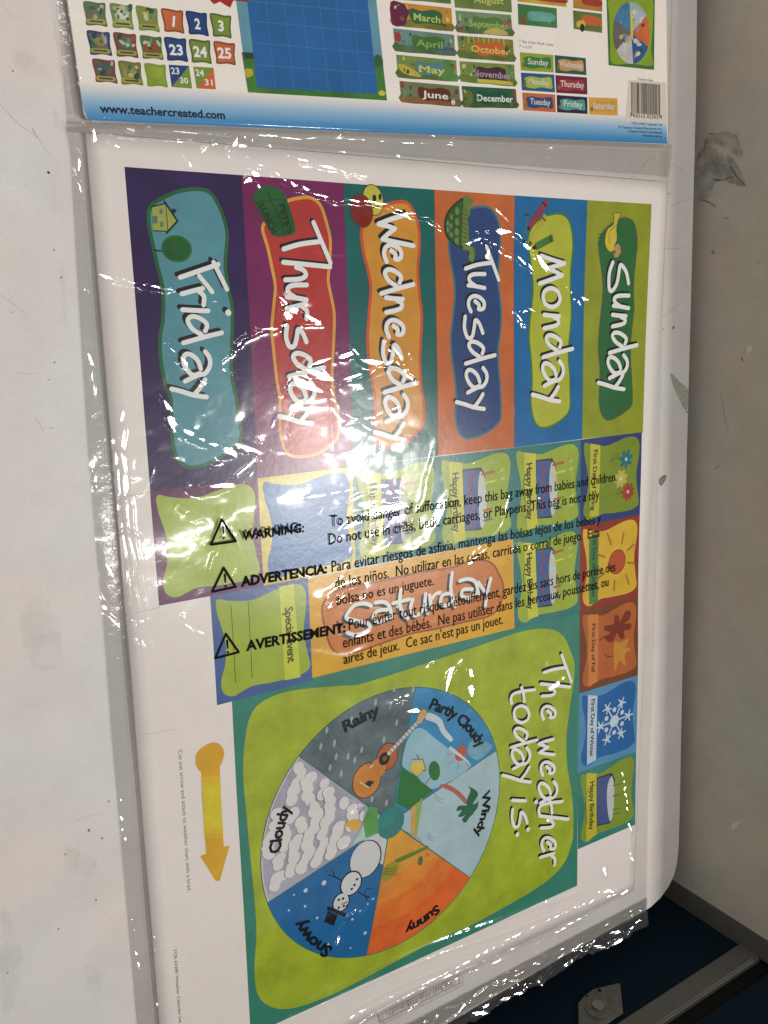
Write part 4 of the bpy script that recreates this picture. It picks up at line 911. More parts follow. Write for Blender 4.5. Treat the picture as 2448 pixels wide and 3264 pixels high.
# ================================================================== TOP PRINTED INSERT CARD
IZ = .0022
def ih(x, y): return IZ + .0004 * math.sin(x * 15 + .5)
m_card = print_mat((206, 197, 189), mott=.02, gain=1.42, rough=.36, name='white_insert_card')
insert = empty('insert_card', (0, 0, 0), label='printed packaging card with small month cards, a barcode and a blue bottom band', cat='card')
def I(fr, pts): return [P(fr, x, y, IZ) for x, y in pts]
ic = [onz((212, -20), IZ), onz((268, 360), IZ), onz((278, 378), IZ), onz((292, 386), IZ), onz((900, 407), IZ), onz((1500, 432), IZ), onz((2128, 460), IZ), onz((2126, 200), IZ), onz((2123, -20), IZ)]
up = np.array([.0, .10])
ic = [ic[0] + up + np.array([-.012, 0])] + ic + [ic[-1] + up + np.array([.002, 0])]
def art_i(name, layers, parent, label=None): return art(name, layers, parent, ih, label)
def solid_card(outline, z0, zf, mat, parent):
    v, f = tri([outline], .012); V = [(x, y, zf(x, y)) for x, y in v]
    n = len(outline); k = len(V); V += [(float(p[0]), float(p[1]), zf(p[0], p[1])) for p in outline] + [(float(p[0]), float(p[1]), z0) for p in outline]
    F = [list(t) for t in f] + [[k + i, k + (i + 1) % n, k + n + (i + 1) % n, k + n + i] for i in range(n)]
    me = bpy.data.meshes.new('card_stock'); me.from_pydata(V, [], F); me.validate(); return link('card_stock', me, parent, [mat])
solid_card(ic, .0004, ih, m_card, insert)
# blue band, printed as a gradient of ink strips
bandn = 26
bt_l, bt_r = onz((245, 262), IZ), onz((2124, 372), IZ); bb_l, bb_r = onz((292, 386), IZ), onz((2128, 460), IZ)
def mixc(a, b, t): return tuple(int(a[i] * (1 - t) + b[i] * t) for i in range(3))
m_band = bpy.data.materials.new('blue_gradient_ink'); m_band.use_nodes = True
nt = m_band.node_tree; bs = nt.nodes['Principled BSDF']; bs.inputs['Roughness'].default_value = .4
at = nt.nodes.new('ShaderNodeAttribute'); at.attribute_name = 'band'
cr = nt.nodes.new('ShaderNodeValToRGB'); els = cr.color_ramp.elements
els[0].position = 0; els[0].color = [min(.86, lin(v) * 1.36) for v in (206, 197, 189)] + [1]
els[1].position = 1; els[1].color = [lin(v) * 1.3 for v in (32, 104, 156)] + [1]
e = els.new(.45); e.color = [lin(v) * 1.3 for v in (124, 160, 186)] + [1]
e = els.new(.8); e.color = [lin(v) * 1.3 for v in (58, 124, 168)] + [1]
nt.links.new(at.outputs['Fac'], cr.inputs[0]); nt.links.new(cr.outputs[0], bs.inputs['Base Color'])
V = []; F = []; val = []
nx, ny = 60, 14
left = [onz((252, 262), IZ), onz((262, 320), IZ), onz((268, 352), IZ), onz((278, 378), IZ), onz((290, 385), IZ)]
for j in range(ny + 1):
    t = j / ny
    q = t * (len(left) - 1); a = int(min(q, len(left) - 2)); lp = left[a] * (1 - (q - a)) + left[a + 1] * (q - a)
    tt = np.hypot(*(lp - left[0])) / np.hypot(*(left[-1] - left[0]))
    rp = onz((2124, 372), IZ) * (1 - tt) + onz((2127.6, 459), IZ) * tt
    for i in range(nx + 1):
        p = lp * (1 - i / nx) + rp * (i / nx); V.append((p[0], p[1], ih(*p) + LZ)); val.append(tt)
for j in range(ny):
    for i in range(nx): k = j * (nx + 1) + i; F.append((k, k + nx + 1, k + nx + 2, k + 1))
me = bpy.data.meshes.new('blue_band'); me.from_pydata(V, [], F); a_ = me.attributes.new('band', 'FLOAT', 'POINT'); a_.data.foreach_set('value', val)
link('blue_band', me, insert, [m_band])
def itext(s, fr, pts, cap, ink, lev=3, bold=0.0, parent=None, name='lettering', spacing=1.0):
    return text(name, s, [P(fr, x, y, IZ) for x, y in pts], px_len(fr, *pts[0], cap), ink, parent or insert, lev, ih, bold=bold, spacing=spacing)
itext('www.teachercreated.com', 'A1', [(528, 594), (1192, 629)], 44, C(10, 26, 52, m=0), 3, .03)
def iq(q): return [P(*q0, IZ) if len(q0) == 3 else None for q0 in q]
def wob_quad(fr, q, amp=.0003):
    p = [P(fr, x, y, IZ) for x, y in q]; out = []
    for i in range(4):
        a, b = p[i], p[(i + 1) % 4]; d = b - a; n = np.array([-d[1], d[0]]) / np.hypot(*d)
        for k in range(4): out.append(a + d * k / 4 + n * amp * math.sin(k * math.pi / 2 * 1.0 + i))
    return smooth(out, 2)
OR = (188, 96, 50); NV = (28, 62, 120); GN = (112, 136, 50)
sq1 = [((852, 45), (965, 55), (975, 175), (870, 165), OR, '1'), ((982, 58), (1090, 68), (1105, 190), (1000, 178), NV, '2'), ((1110, 70), (1220, 82), (1225, 200), (1128, 190), GN, '3'),
       ((868, 197), (980, 203), (995, 325), (885, 318), NV, '23'), ((1000, 208), (1108, 213), (1120, 335), (1015, 328), GN, '24'), ((1130, 218), (1240, 228), (1247, 342), (1145, 335), OR, '25')]
for a, b, c_, d_, rgb, s in sq1:
    o = art_i('date_card', [([wob_quad('A1', (a, b, c_, d_))], 1.5, C(*[int(v * .7) for v in rgb])), ([offset_poly(wob_quad('A1', (a, b, c_, d_)), -.0010)], 2.3, C(*rgb))], insert, label='small square card with the number %s' % s)
    cx = (d_[0] + c_[0]) / 2; y0 = (d_[1] + c_[1]) / 2 - 32; wd = (6 if s == '1' else 15) if len(s) == 1 else 36
    itext(s, 'A1', [(cx - wd - 6, y0 - 1), (cx + wd - 6, y0 + 3)], 52, WHT, 4, .03, o)
for (a, b, c_, d_), r1, r2, s, t in ((((892, 342), (1000, 348), (1017, 468), (908, 460)), NV, GN, '23', '30'), (((1022, 352), (1130, 358), (1142, 472), (1040, 467)), GN, OR, '24', '31')):
    o = art_i('date_card', [([I('A1', (a, b, d_))], 1.5, C(*r1)), ([I('A1', (b, c_, d_))], 1.9, C(*r2))], insert, label='small split card with the numbers %s and %s' % (s, t))
    itext(s, 'A1', [(a[0] + 14, a[1] + 48), (a[0] + 58, a[1] + 50)], 32, WHT, 4, .02, o)
    itext(t, 'A1', [(a[0] + 62, a[1] + 98), (a[0] + 104, a[1] + 100)], 30, WHT, 4, .02, o)
pics = [((440, 8), (552, 15), (568, 140), (455, 132), (62, 98, 52), (84, 110, 70)), ((580, 18), (692, 28), (708, 155), (597, 145), (96, 124, 52), (178, 186, 170)), ((718, 30), (828, 45), (845, 168), (735, 158), (104, 132, 46), (130, 120, 50)),
        ((458, 162), (575, 170), (593, 293), (478, 288), (26, 52, 100), (160, 146, 70)), ((598, 172), (714, 180), (732, 305), (618, 297), (110, 52, 40), (58, 108, 62)), ((740, 188), (850, 195), (865, 315), (755, 308), (62, 104, 44), (140, 60, 40)),
        ((487, 312), (602, 318), (622, 440), (507, 432), (120, 50, 56), (48, 92, 104)), ((625, 322), (740, 330), (757, 450), (643, 445), (104, 110, 52), (150, 140, 70)), ((763, 335), (872, 342), (888, 460), (780, 455), (118, 146, 42), (150, 164, 50))]
for i, (a, b, c_, d_, r1, r2) in enumerate(pics):
    cx = (a[0] + b[0] + c_[0] + d_[0]) / 4; cy = (a[1] + b[1] + c_[1] + d_[1]) / 4
    inner = offset_poly(wob_quad('A1', (a, b, c_, d_)), -.0014)
    lay = [([wob_quad('A1', (a, b, c_, d_))], 1.5, C(*r1)), ([inner], 2.3, C(*(mixc(r1, r2, .55)), m=.3))]
    if i != 8:
        lay.append(([smooth(I('A1', [(cx - 34, cy - 18), (cx - 5, cy - 30), (cx + 30, cy - 12), (cx + 26, cy + 12), (cx - 8, cy + 16), (cx - 30, cy + 6)]), 3)], 3.1, C(*r2, m=.4)))
        lay.append((stroke(I('A1', [(cx - 36, cy + 38), (cx + 46, cy + 44)]), .0024, curve=False), 3.1, C(150, 146, 62, m=.1)))
        lay.append((stroke(I('A1', [(cx - 28, cy + 38), (cx + 38, cy + 43)]), .0008, curve=False), 3.9, C(50, 52, 34, m=0)))
    if i != 8:
        rr = random.Random(i + 40)
        for q in range(9):
            ex, ey = cx + rr.uniform(-42, 42), cy + rr.uniform(-46, 26); cc = mixc(r1, rr.choice([(200, 190, 120), (30, 50, 40), (150, 70, 50), (90, 140, 150), (60, 110, 50), (210, 206, 190)]), .75)
            lay.append(([ell(P('A1', ex, ey, IZ), rr.uniform(.0007, .0022), rr.uniform(.0006, .0014), rr.uniform(0, 3), 9, .2)], 3.9 + q * .7, C(*cc, m=.2)))
    art_i('picture_card', lay, insert)
# red ribbon badge tip
RED = C(150, 32, 36, m=.1)
art_i('ribbon_badge', [([I('A1', [(1105, -30), (1115, 5), (1132, 22), (1165, 8), (1190, 25), (1218, 40), (1235, 2), (1270, 5), (1312, 10), (1320, -30)])], 4, RED)], insert)
# calendar picture
cal = art_i('calendar_picture', [([I('A2', [(92, -40), (918, -40), (985, 590), (168, 542)])], 1.5, C(92, 140, 158, m=.1)),
      ([I('A2', [(130, 305), (215, 320), (240, 505), (580, 535), (925, 548), (905, 345), (955, 350), (985, 590), (168, 542)])], 2.3, C(58, 112, 46, m=.25)),
      ([I('A2', [(140, 305), (200, 310), (205, 345), (150, 345)])], 3, C(40, 60, 44, m=.2)), ([smooth(I('A2', [(905, 345), (930, 318), (960, 350), (955, 385), (915, 390)]), 3)], 3, C(50, 90, 56)),
      ([smooth(I('A2', [(935, 540), (955, 530), (975, 545), (965, 562), (940, 558)]), 3)], 3, C(190, 180, 60)), ([smooth(I('A2', [(150, 408), (190, 405), (196, 440), (160, 455)]), 3)], 3, C(170, 160, 50))], insert, label='picture of a blue wall calendar with white grid lines')
gr = []
for x0_, x1_ in ((268, 325), (375, 437), (482, 540), (583, 640), (680, 735), (780, 832)): gr += stroke(I('A2', [(x0_ + 0, -30), (x1_ + 2, 520 + (x1_ - 325) * .05)]), .00025, curve=False)
for y0_, y1_ in ((5, 72), (122, 190), (250, 312), (380, 430)): gr += stroke(I('A2', [(175 + y0_ * .1, y0_), (885 + y0_ * .1, y1_)]), .00025, curve=False)
art_i('calendar_grid', [([I('A2', [(158, -40), (866, -40), (930, 552), (222, 515)])], 3.4, C(34, 92, 150, m=.08)), (gr, 4.3, C(70, 124, 170, m=0))], cal)
# month cards
mon = [('March', [(1005, 8), (1362, 48), (1370, 185), (1018, 148)], (186, 130, 44), (44, 92, 62), 'A2', (170, 190, 90)), ('April', [(1020, 165), (1378, 205), (1383, 330), (1033, 300)], (96, 128, 120), (66, 104, 44), 'A2', (120, 160, 90)),
       ('May', [(1038, 320), (1390, 355), (1397, 480), (1050, 455)], (112, 136, 66), (78, 124, 128), 'A2', (190, 190, 90)), ('June', [(1057, 475), (1408, 505), (1415, 628), (1070, 600)], (104, 112, 76), (92, 40, 28), 'A2', (215, 215, 205))]
monr = [('September', [(1451, 33), (1628, 48), (1634, 116), (1458, 103)], (104, 132, 96), (78, 110, 52), (150, 170, 90)), ('October', [(1457, 113), (1634, 127), (1639, 198), (1464, 184)], (120, 124, 48), (186, 92, 44), (205, 180, 90)),
        ('November', [(1464, 195), (1638, 206), (1642, 276), (1470, 260)], (110, 128, 58), (66, 34, 52), (160, 140, 150)), ('December', [(1471, 274), (1643, 284), (1648, 345), (1478, 342)], (34, 84, 52), (20, 76, 56), (215, 215, 210))]
for i, (s, q, r1, r2, fr, ink) in enumerate(mon + [(a, b, c_, d_, 'f', e_) for a, b, c_, d_, e_ in monr]):
    q = [np.array(p, float) for p in q]
    def B(u, v): return tuple((q[0] * (1 - u) + q[1] * u) * (1 - v) + (q[3] * (1 - u) + q[2] * u) * v)
    def BQ(l): return I(fr, [B(u, v) for u, v in l])
    lay = [([BQ([(0, 0), (1, 0), (1, 1), (0, 1)])], 1.5, C(*r1, m=.15)),
           ([smooth(BQ([(0, .62), (.2, .7), (.5, .66), (.8, .74), (1, .66), (1, 1), (.5, 1), (0, 1)]), 2)], 2.1, C(*mixc(r1, (70, 96, 40), .6), m=.3)),
           ([smooth(BQ([(.32, .2), (.5, .26), (.7, .16), (.84, .3), (.82, .6), (.86, .8), (.6, .76), (.4, .84), (.3, .6)]), 3)], 2.8, C(*r2, m=.1))]
    if s == 'March': lay.append(([smooth(BQ([(0, .02), (.2, .03), (.3, .3), (.24, .7), (.2, .95), (0, .97)]), 3)], 2.4, C(96, 30, 64)))
    if s == 'April': lay += [([smooth(BQ([(.02, .2), (.1, .18), (.12, .5), (.03, .55)]), 3)], 2.9, C(150, 54, 46)), ([BQ([(.7, .6), (.98, .62), (.98, .8), (.7, .78)])], 2.9, C(54, 90, 130, m=.3))]
    if s == 'May': lay += [([smooth(BQ([(.02, .4), (.2, .5), (.4, .9), (.1, .8)]), 3)], 2.9, C(190, 172, 60, m=.2)), ([smooth(BQ([(.78, .1), (.9, .05), (.96, .6), (.97, .95), (.76, .95), (.78, .5)]), 3)], 2.9, C(76, 120, 60, m=.2))]
    if s == 'June': lay += [([BQ([(.0, .75), (.5, .7), (1, .8), (1, .99), (0, .99)])], 2.3, C(134, 90, 50, m=.25)), ([ell(BQ([(.88, .8)])[0], .0016, .0018)], 3, C(205, 200, 190)), (stroke(BQ([(.84, .45), (.86, .75)]), .0006), 2.9, C(70, 60, 40)), ([ell(BQ([(.04, .15)])[0], .0015, .002)], 3, C(150, 50, 44))]
    if s == 'September': lay += [([BQ([(.02, .5), (.1, .5), (.1, .9), (.02, .9)])], 2.9, C(140, 60, 40)), ([smooth(BQ([(.5, .85), (.65, .68), (.85, .75), (.9, .97), (.5, .97)]), 3)], 2.95, C(176, 160, 90)), ([smooth(BQ([(.85, .3), (.97, .35), (.95, .6), (.86, .55)]), 3)], 2.95, C(160, 90, 60, m=.4))]
    if s == 'October': lay += [(sum([stroke(BQ([(.2 + .09 * k, .03), (.2 + .09 * k, .3)]), .0008, curve=False) for k in range(8)], []), 2.4, C(190, 176, 86))]
    if s == 'November': lay += [([BQ([(.3, .8), (.95, .78), (.95, .96), (.3, .97)])], 2.9, C(176, 166, 60, m=.2)), (sum([stroke(BQ([(.84 + .05 * k, .05), (.84 + .05 * k, .4)]), .0004, curve=False) for k in range(3)], []), 2.9, C(70, 110, 70))]
    if s == 'December': lay += [([BQ([(.93, .03), (1, .03), (1, .95), (.96, .95)])], 2.9, C(104, 70, 48, m=.3)), ([smooth(BQ([(.02, .3), (.14, .2), (.2, .6), (.1, .95), (.02, .9)]), 3)], 2.2, C(96, 104, 50, m=.3))]
    rr = random.Random(len(s) * 7 + i)
    for q_ in range(10):
        u_, v_ = (rr.uniform(.03, .28), rr.uniform(.1, .85)) if q_ < 6 else (rr.uniform(.87, .97), rr.uniform(.1, .85))
        c_ = mixc(r1, rr.choice([(205, 196, 130), (40, 60, 44), (150, 70, 50), (96, 140, 150), (60, 104, 50)]), .7)
        lay.append(([ell(BQ([(u_, v_)])[0], rr.uniform(.0006, .0018), rr.uniform(.0005, .0015), rr.uniform(0, 3), 8, .2)], 3.2 + q_ * .6, C(*c_, m=.2)))
    o = art_i('month_card', lay, insert, label='small month card reading %s' % s)
    u0, u1 = ((.36, .80) if len(s) < 6 else (.22, .88)) if fr == 'A2' else (.22, .93)
    if fr == 'f' and s == 'December': u0 = .26
    bpts = [P(fr, *B(u0, .68), IZ), P(fr, *B(u1, .70), IZ)]
    text('lettering', s, bpts, (.0042 if fr == 'A2' and len(s) < 6 else .0042), C(*ink, m=0), o, 4, ih, bold=.02)
# cut off cards at the top
o = art_i('month_card', [([I('f', [(1445, -25), (1628, -22), (1631, 40), (1450, 24)])], 1.5, C(96, 116, 58, m=.3))], insert, label='small month card reading August, cut by the photo edge')
itext('August', 'f', [(1510, 8), (1605, 14)], 18, C(176, 180, 90, m=0), 3, .02, o)
art_i('month_card', [([I('f', [(1240, -25), (1438, -25), (1437, 13), (1350, 4), (1243, -3)])], 1.5, C(88, 118, 60, m=.3))], insert, label='green month card cut off by the photo edge')
for q, r1, r2, lb in (([(180, -20), (468, -20), (470, 42), (182, 10)], (186, 150, 44), (150, 50, 36), 'yellow and red small card cut off by the photo edge'),
                  ([(508, -20), (680, -20), (680, 70), (510, 48)], (176, 120, 50), (150, 56, 36), 'orange small card cut off by the photo edge'),
                  ([(508, 62), (678, 82), (680, 195), (512, 172)], (96, 116, 58), (190, 98, 50), 'small card with a yellow vehicle and an orange panel')):
    (xa, ya), (xb, yb), (xc_, yc_), (xd, yd) = q
    o = art_i('phrase_card', [([I('A3', q)], 1.5, C(*r1, m=.3)), ([smooth(I('A3', [(xa + (xb - xa) * .35, ya + (yd - ya) * .25), (xb - 10, yb + (yc_ - yb) * .25), (xc_ - 10, yc_ - (yc_ - yb) * .35), (xa + (xb - xa) * .38, yd - (yd - ya) * .3)]), 3)], 2.3, C(*r2, m=.15))], insert, label=lb)
    if ya > 0: art_i('vehicle_picture', [([smooth(I('A3', [(530, 130), (570, 120), (580, 155), (535, 160)]), 3)], 3.1, C(196, 168, 60)), ([ell(P('A3', 562, 165, IZ), .0022, .0026)], 3.9, C(40, 34, 30))], o)
o = art_i('phrase_card', [([I('A3', [(183, 22), (412, 50), (415, 167), (187, 145)])], 1.5, C(62, 112, 62, m=.15)), ([smooth(I('A3', [(245, 72), (300, 68), (395, 85), (398, 125), (320, 128), (248, 118)]), 3)], 2.3, C(92, 150, 142)), ([I('A3', [(205, 100), (225, 98), (228, 145), (206, 142)])], 2.3, C(130, 66, 44))], insert, label='small green card reading Today')
itext('Today', 'A3', [(265, 118), (385, 128)], 34, C(110, 170, 150, m=0), 3.2, .01, o)
# day of the week cards
itext('7 Day of the Week Cards,', 'A3', [(192, 250), (396, 274)], 14, GR, 2)
itext('7" x 2.75"', 'A3', [(192, 280), (270, 289)], 14, GR, 2)
dws = [('Sunday', [(195, 308), (392, 325), (395, 428), (202, 415)], (136, 150, 44), (52, 112, 54)), ('Monday', [(202, 428), (397, 440), (403, 545), (208, 532)], (30, 84, 130), (158, 170, 54)),
       ('Tuesday', [(210, 545), (403, 558), (407, 662), (215, 650)], (186, 98, 50), (44, 66, 116)), ('Wednesday', [(400, 325), (583, 343), (587, 443), (404, 430)], (28, 84, 76), (190, 134, 74)),
       ('Thursday', [(404, 443), (590, 457), (593, 557), (410, 547)], (104, 26, 58), (150, 44, 56)), ('Friday', [(412, 560), (592, 573), (594, 672), (415, 662)], (38, 26, 56), (72, 146, 138)), ('Saturday', [(600, 573), (770, 580), (772, 682), (603, 675)], (198, 154, 56), (192, 142, 70))]
for s, q, r1, r2 in dws:
    q = [np.array(p, float) for p in q]
    def B(u, v): return tuple((q[0] * (1 - u) + q[1] * u) * (1 - v) + (q[3] * (1 - u) + q[2] * u) * v)
    o = art_i('weekday_card', [([I('A3', [B(0, 0), B(1, 0), B(1, 1), B(0, 1)])], 1.5, C(*r1)),
        ([smooth(I('A3', [B(.1, .3), B(.3, .18), B(.6, .24), B(.88, .16), B(.92, .5), B(.9, .8), B(.6, .76), B(.35, .86), B(.1, .76), B(.13, .5)]), 3)], 2.3, C(*r2)),
        ([ell(P('A3', *B(.1, .68), IZ), .0014, .0016)], 3.2, C(120, 100, 50, m=.3))], insert, label='small weekday card reading %s' % s)
    itext(s, 'A3', [B(.22 if len(s) < 8 else .14, .62), B(.84 if len(s) < 8 else .9, .64)], 30, C(196, 196, 186, m=0), 4, .018, o)
# small weather chart
wm = art_i('small_weather_chart', [([I('A3', [(705, -20), (992, -20), (987, 412), (718, 385)])], 1.5, C(58, 108, 52)), ([smooth(I('A3', [(722, -10), (850, -18), (975, -12), (978, 150), (968, 300), (978, 385), (850, 375), (738, 372), (728, 250), (722, 100)]), 3)], 2.3, C(126, 152, 40))], insert, label='small round weather wheel on a green card')
cc0 = (852, 195)
def mini(a): return (cc0[0] + 110 * math.cos(a), cc0[1] + 182 * math.sin(a) + 5 * math.cos(a))
mc = [(150, 168, 176), (184, 96, 52), (36, 84, 140), (186, 182, 178), (92, 92, 84), (62, 112, 148)]
for k in range(6):
    a0 = -math.pi / 2 - .1 + k * math.pi / 3
    art_i('wheel_sector', [([I('A3', [mini(a0 + math.pi / 3 * j / 8) for j in range(9)] + [cc0])], 3.3 + .05 * k, C(*mc[k], m=.25))], wm)
wmp = []
rr = random.Random(9)
for q in range(22):
    a_ = rr.uniform(0, 6.28); r_ = rr.uniform(.2, .85); c_ = (cc0[0] + 105 * r_ * math.cos(a_), cc0[1] + 172 * r_ * math.sin(a_))
    art_i('wheel_picture', [([ell(P('A3', *c_, IZ), rr.uniform(.0010, .0030), rr.uniform(.0008, .0022), rr.uniform(0, 3), 9, .2)], 4.0 + q * .02, C(*rr.choice([(190, 190, 186), (60, 66, 70), (70, 110, 60), (190, 150, 80), (120, 140, 150), (46, 50, 58)]), m=.2))], wm) if False else wmp.append((ell(P('A3', *c_, IZ), rr.uniform(.0010, .0030), rr.uniform(.0008, .0022), rr.uniform(0, 3), 9, .2), rr.choice([(190, 190, 186), (60, 66, 70), (70, 110, 60), (190, 150, 80), (120, 140, 150)])))
art_i('wheel_picture', [([e_], 4.2 + .3 * k_, C(*c_, m=.2)) for k_, (e_, c_) in enumerate(wmp)], wm)
art_i('wheel_pointer', [(stroke(I('A3', [(850, 75), (853, 225)]), .0026, curve=False), 12, C(196, 182, 84))], wm)
# barcode sticker
bar = art_i('barcode_label', [([I('A3', [(835, 470), (1058, 486), (1062, 722), (818, 702)])], 2, C(204, 194, 182, m=.02))], insert, label='white barcode label')
bars = []; x = 0.0; r_ = random.Random(5)
while x < 1:
    w_ = r_.choice([.010, .016, .024, .034]); 
    if x + w_ > 1: break
    a0 = (850 + 175 * x, 484 + 14 * x); a1 = (850 + 175 * (x + w_), 484 + 14 * (x + w_)); ln = 180 if .06 < x < .94 else 198
    bars.append(I('A3', [a0, a1, (a1[0] + 2, a1[1] + ln), (a0[0] + 2, a0[1] + ln)])); x += w_ + r_.choice([.010, .014, .022])
art_i('barcode', [(bars, 3, C(46, 40, 40, m=0))], bar)
itext('7 65515 02363 9', 'A3', [(842, 690), (1034, 702)], 20, C(60, 52, 50, m=0), 3, .01, bar)
itext('Printed in China', 'A3', [(895, 472), (980, 480)], 11, GR, 3, 0, bar)
for y_, s in ((738, 'TCR 62383 Calendar Set'), (762, '© Teacher Created Resources, Inc.'), (784, 'A Division of Teacher Created Materials'), (806, 'www.teachercreated.com')):
    L = {738: 185, 762: 260, 784: 205, 806: 118}[y_]
    itext(s, 'A3', [(1036 - L, y_ - L * .025), (1036, y_ + 4)], 12, C(24, 56, 92, m=0), 3, .012)

# ================================================================== CLEAR BAGS
m_film = film_mat('clear_polythene_film')
m_seam = film_mat('heat_sealed_edge', tint=.93, rough=.10, refl=2.0, bump=.5, haze=.03)
def noise2(n, shape, ext, seed):
    """smooth random field sampled at (N,2) points, features per metre n"""
    r = np.random.default_rng(seed); g = r.standard_normal((int(ext * n) + 6, int(ext * n) + 6))
    def f(x, y):
        u = (x + ext / 2) * n + 2; v = (y + ext / 2) * n + 2
        i = np.clip(np.floor(u).astype(int), 0, g.shape[0] - 2); j = np.clip(np.floor(v).astype(int), 0, g.shape[1] - 2)
        a = np.clip(u - i, 0, 1); b = np.clip(v - j, 0, 1); a = a * a * a * (a * (a * 6 - 15) + 10); b = b * b * b * (b * (b * 6 - 15) + 10)
        return (g[i, j] * (1 - a) + g[i + 1, j] * a) * (1 - b) + (g[i, j + 1] * (1 - a) + g[i + 1, j + 1] * a) * b
    return f
def poly_interp(pts, t):
    pts = np.array(pts); d = np.concatenate([[0], np.cumsum(np.hypot(*(pts[1:] - pts[:-1]).T))]); d /= d[-1]
    return np.stack([np.interp(t, d, pts[:, 0]), np.interp(t, d, pts[:, 1])], -1)
class Film:
    def __init__(s, left, right, nx, ny, bottom_jag=0.0):
        u = np.linspace(0, 1, nx + 1); v = np.linspace(0, 1, ny + 1)
        Lp = poly_interp(left, v); Rp = poly_interp(right, v)
        s.X = Lp[:, None, 0] * (1 - u)[None] + Rp[:, None, 0] * u[None]; s.Y = Lp[:, None, 1] * (1 - u)[None] + Rp[:, None, 1] * u[None]
        s.U, s.V = np.meshgrid(u, v); s.nx, s.ny = nx, ny
        if bottom_jag:
            j = noise2(90, None, 3, 5); w = np.clip((s.V - .955) / .045, 0, 1) ** 1.3
            s.Y += w * bottom_jag * (j(s.X * 1.0, s.X * 0) + .6 * j(s.X * 2.7, s.X * 0 + .3))
        s.Z = np.zeros_like(s.X)
    def crease(s, pts, amp, sig, sharp=True, wander=0.0):
        pts = [np.array(p) for p in pts]
        if wander:
            q = smooth(pts, 5, False) if len(pts) > 2 else [pts[0] + (pts[1] - pts[0]) * t for t in np.linspace(0, 1, 8)]
            pts = [p + rng.normal(0, wander, 2) if 0 < i < len(q) - 1 else p for i, p in enumerate(q)]
        D = np.full(s.X.shape, 9.0); T = np.zeros(s.X.shape); n = len(pts) - 1; R = sig * 5
        a = np.array(pts); lo = a.min(0) - R; hi = a.max(0) + R
        m = (s.X > lo[0]) & (s.X < hi[0]) & (s.Y > lo[1]) & (s.Y < hi[1])
        if not m.any(): return
        x = s.X[m]; y = s.Y[m]; d = np.full(x.shape, 9.0); tt = np.zeros(x.shape); sd = np.zeros(x.shape)
        for i in range(n):
            p, q = pts[i], pts[i + 1]; e = q - p; L2 = e @ e + 1e-12
            k = np.clip(((x - p[0]) * e[0] + (y - p[1]) * e[1]) / L2, 0, 1)
            dd = np.hypot(x - p[0] - k * e[0], y - p[1] - k * e[1]); b = dd < d
            tt = np.where(b, (i + k) / n, tt); sd = np.where(b, np.sign(e[0] * (y - p[1]) - e[1] * (x - p[0])), sd); d = np.where(b, dd, d)
        endf = np.clip(np.minimum(tt, 1 - tt) * 6, 0, 1)
        prof = np.exp(-d / sig) if sharp else np.exp(-(d / sig) ** 2)
        s.Z[m] += amp * prof * endf
    def mesh(s, name, mat, parent=None, mask=None):
        V = np.stack([s.X, s.Y, s.Z], -1).reshape(-1, 3).astype(np.float32)
        j, i = np.meshgrid(np.arange(s.ny), np.arange(s.nx), indexing='ij'); k = (j * (s.nx + 1) + i).ravel()
        F = np.stack([k, k + s.nx + 1, k + s.nx + 2, k + 1], -1).astype(np.int32)
        me = bpy.data.meshes.new(name); me.vertices.add(len(V)); me.vertices.foreach_set('co', V.ravel())
        me.loops.add(len(F) * 4); me.loops.foreach_set('vertex_index', F.ravel()); me.polygons.add(len(F))
        me.polygons.foreach_set('loop_start', np.arange(len(F), dtype=np.int32) * 4); me.polygons.foreach_set('use_smooth', np.ones(len(F), bool))
        me.update(calc_edges=True)
        return link(name, me, parent, [mat])
def rect_inside(X, Y, quad, soft):
    """1 inside the convex quad, 0 outside, with a soft edge"""
    w = np.full(X.shape, 9.0); q = [np.array(p) for p in quad]; c = sum(q) / 4
    for i in range(4):
        a, b = q[i], q[(i + 1) % 4]; e = (b - a) / np.hypot(*(b - a)); n = np.array([-e[1], e[0]])
        if (c - a) @ n < 0: n = -n
        w = np.minimum(w, (X - a[0]) * n[0] + (Y - a[1]) * n[1])
    t = np.clip((w + soft) / soft, 0, 1); return t * t * (3 - 2 * t)
# --- bag around the printed sheet
left = [onz(p, TZ) for p in [(205, 405), (221, 487), (243, 885), (280, 1475), (332, 2066), (354, 2361), (406, 2951)]]
right = [onz(p, TZ) for p in [(2140, 482), (2128, 560), (2112, 1000), (2100, 1500), (2083, 2100), (2064, 2600)]]
BRp = onz((2058, 2938), TZ); BD = onz((1600, 3190), TZ) - BRp; BD /= np.hypot(*BD)
right.append(BRp); dl = left[-1] - left[-2]; dl /= np.hypot(*dl)
t_ = np.linalg.solve(np.array([dl, -BD]).T, BRp - left[-1]); left.append(left[-1] + dl * t_[0])
F1 = Film(left, right, 740, 1080, bottom_jag=.0016)
X, Y = F1.X, F1.Y
inside = rect_inside(X, Y, so, .005)
phv = .0007 * np.sin(X * 21 + 1.0) * np.cos(Y * 13 - .6) + .0005 * np.sin(Y * 31 + X * 9) + .00035
nA, nB, nC, nE = noise2(14, None, 3, 1), noise2(38, None, 3, 2), noise2(110, None, 3, 3), noise2(260, None, 3, 4)
g1 = onz((880, 1600)); bul = .0036 * np.exp(-((X - g1[0]) ** 2 + ((Y - g1[1]) * 1.4) ** 2) / (2 * .03 ** 2))
g2 = onz((1560, 850)); bul += .0004 * np.exp(-((X - g2[0]) ** 2 + (Y - g2[1]) ** 2) / (2 * .06 ** 2))
g3 = onz((900, 1200)); bul += .0004 * np.exp(-((X - g3[0]) ** 2 + (Y - g3[1]) ** 2) / (2 * .05 ** 2))
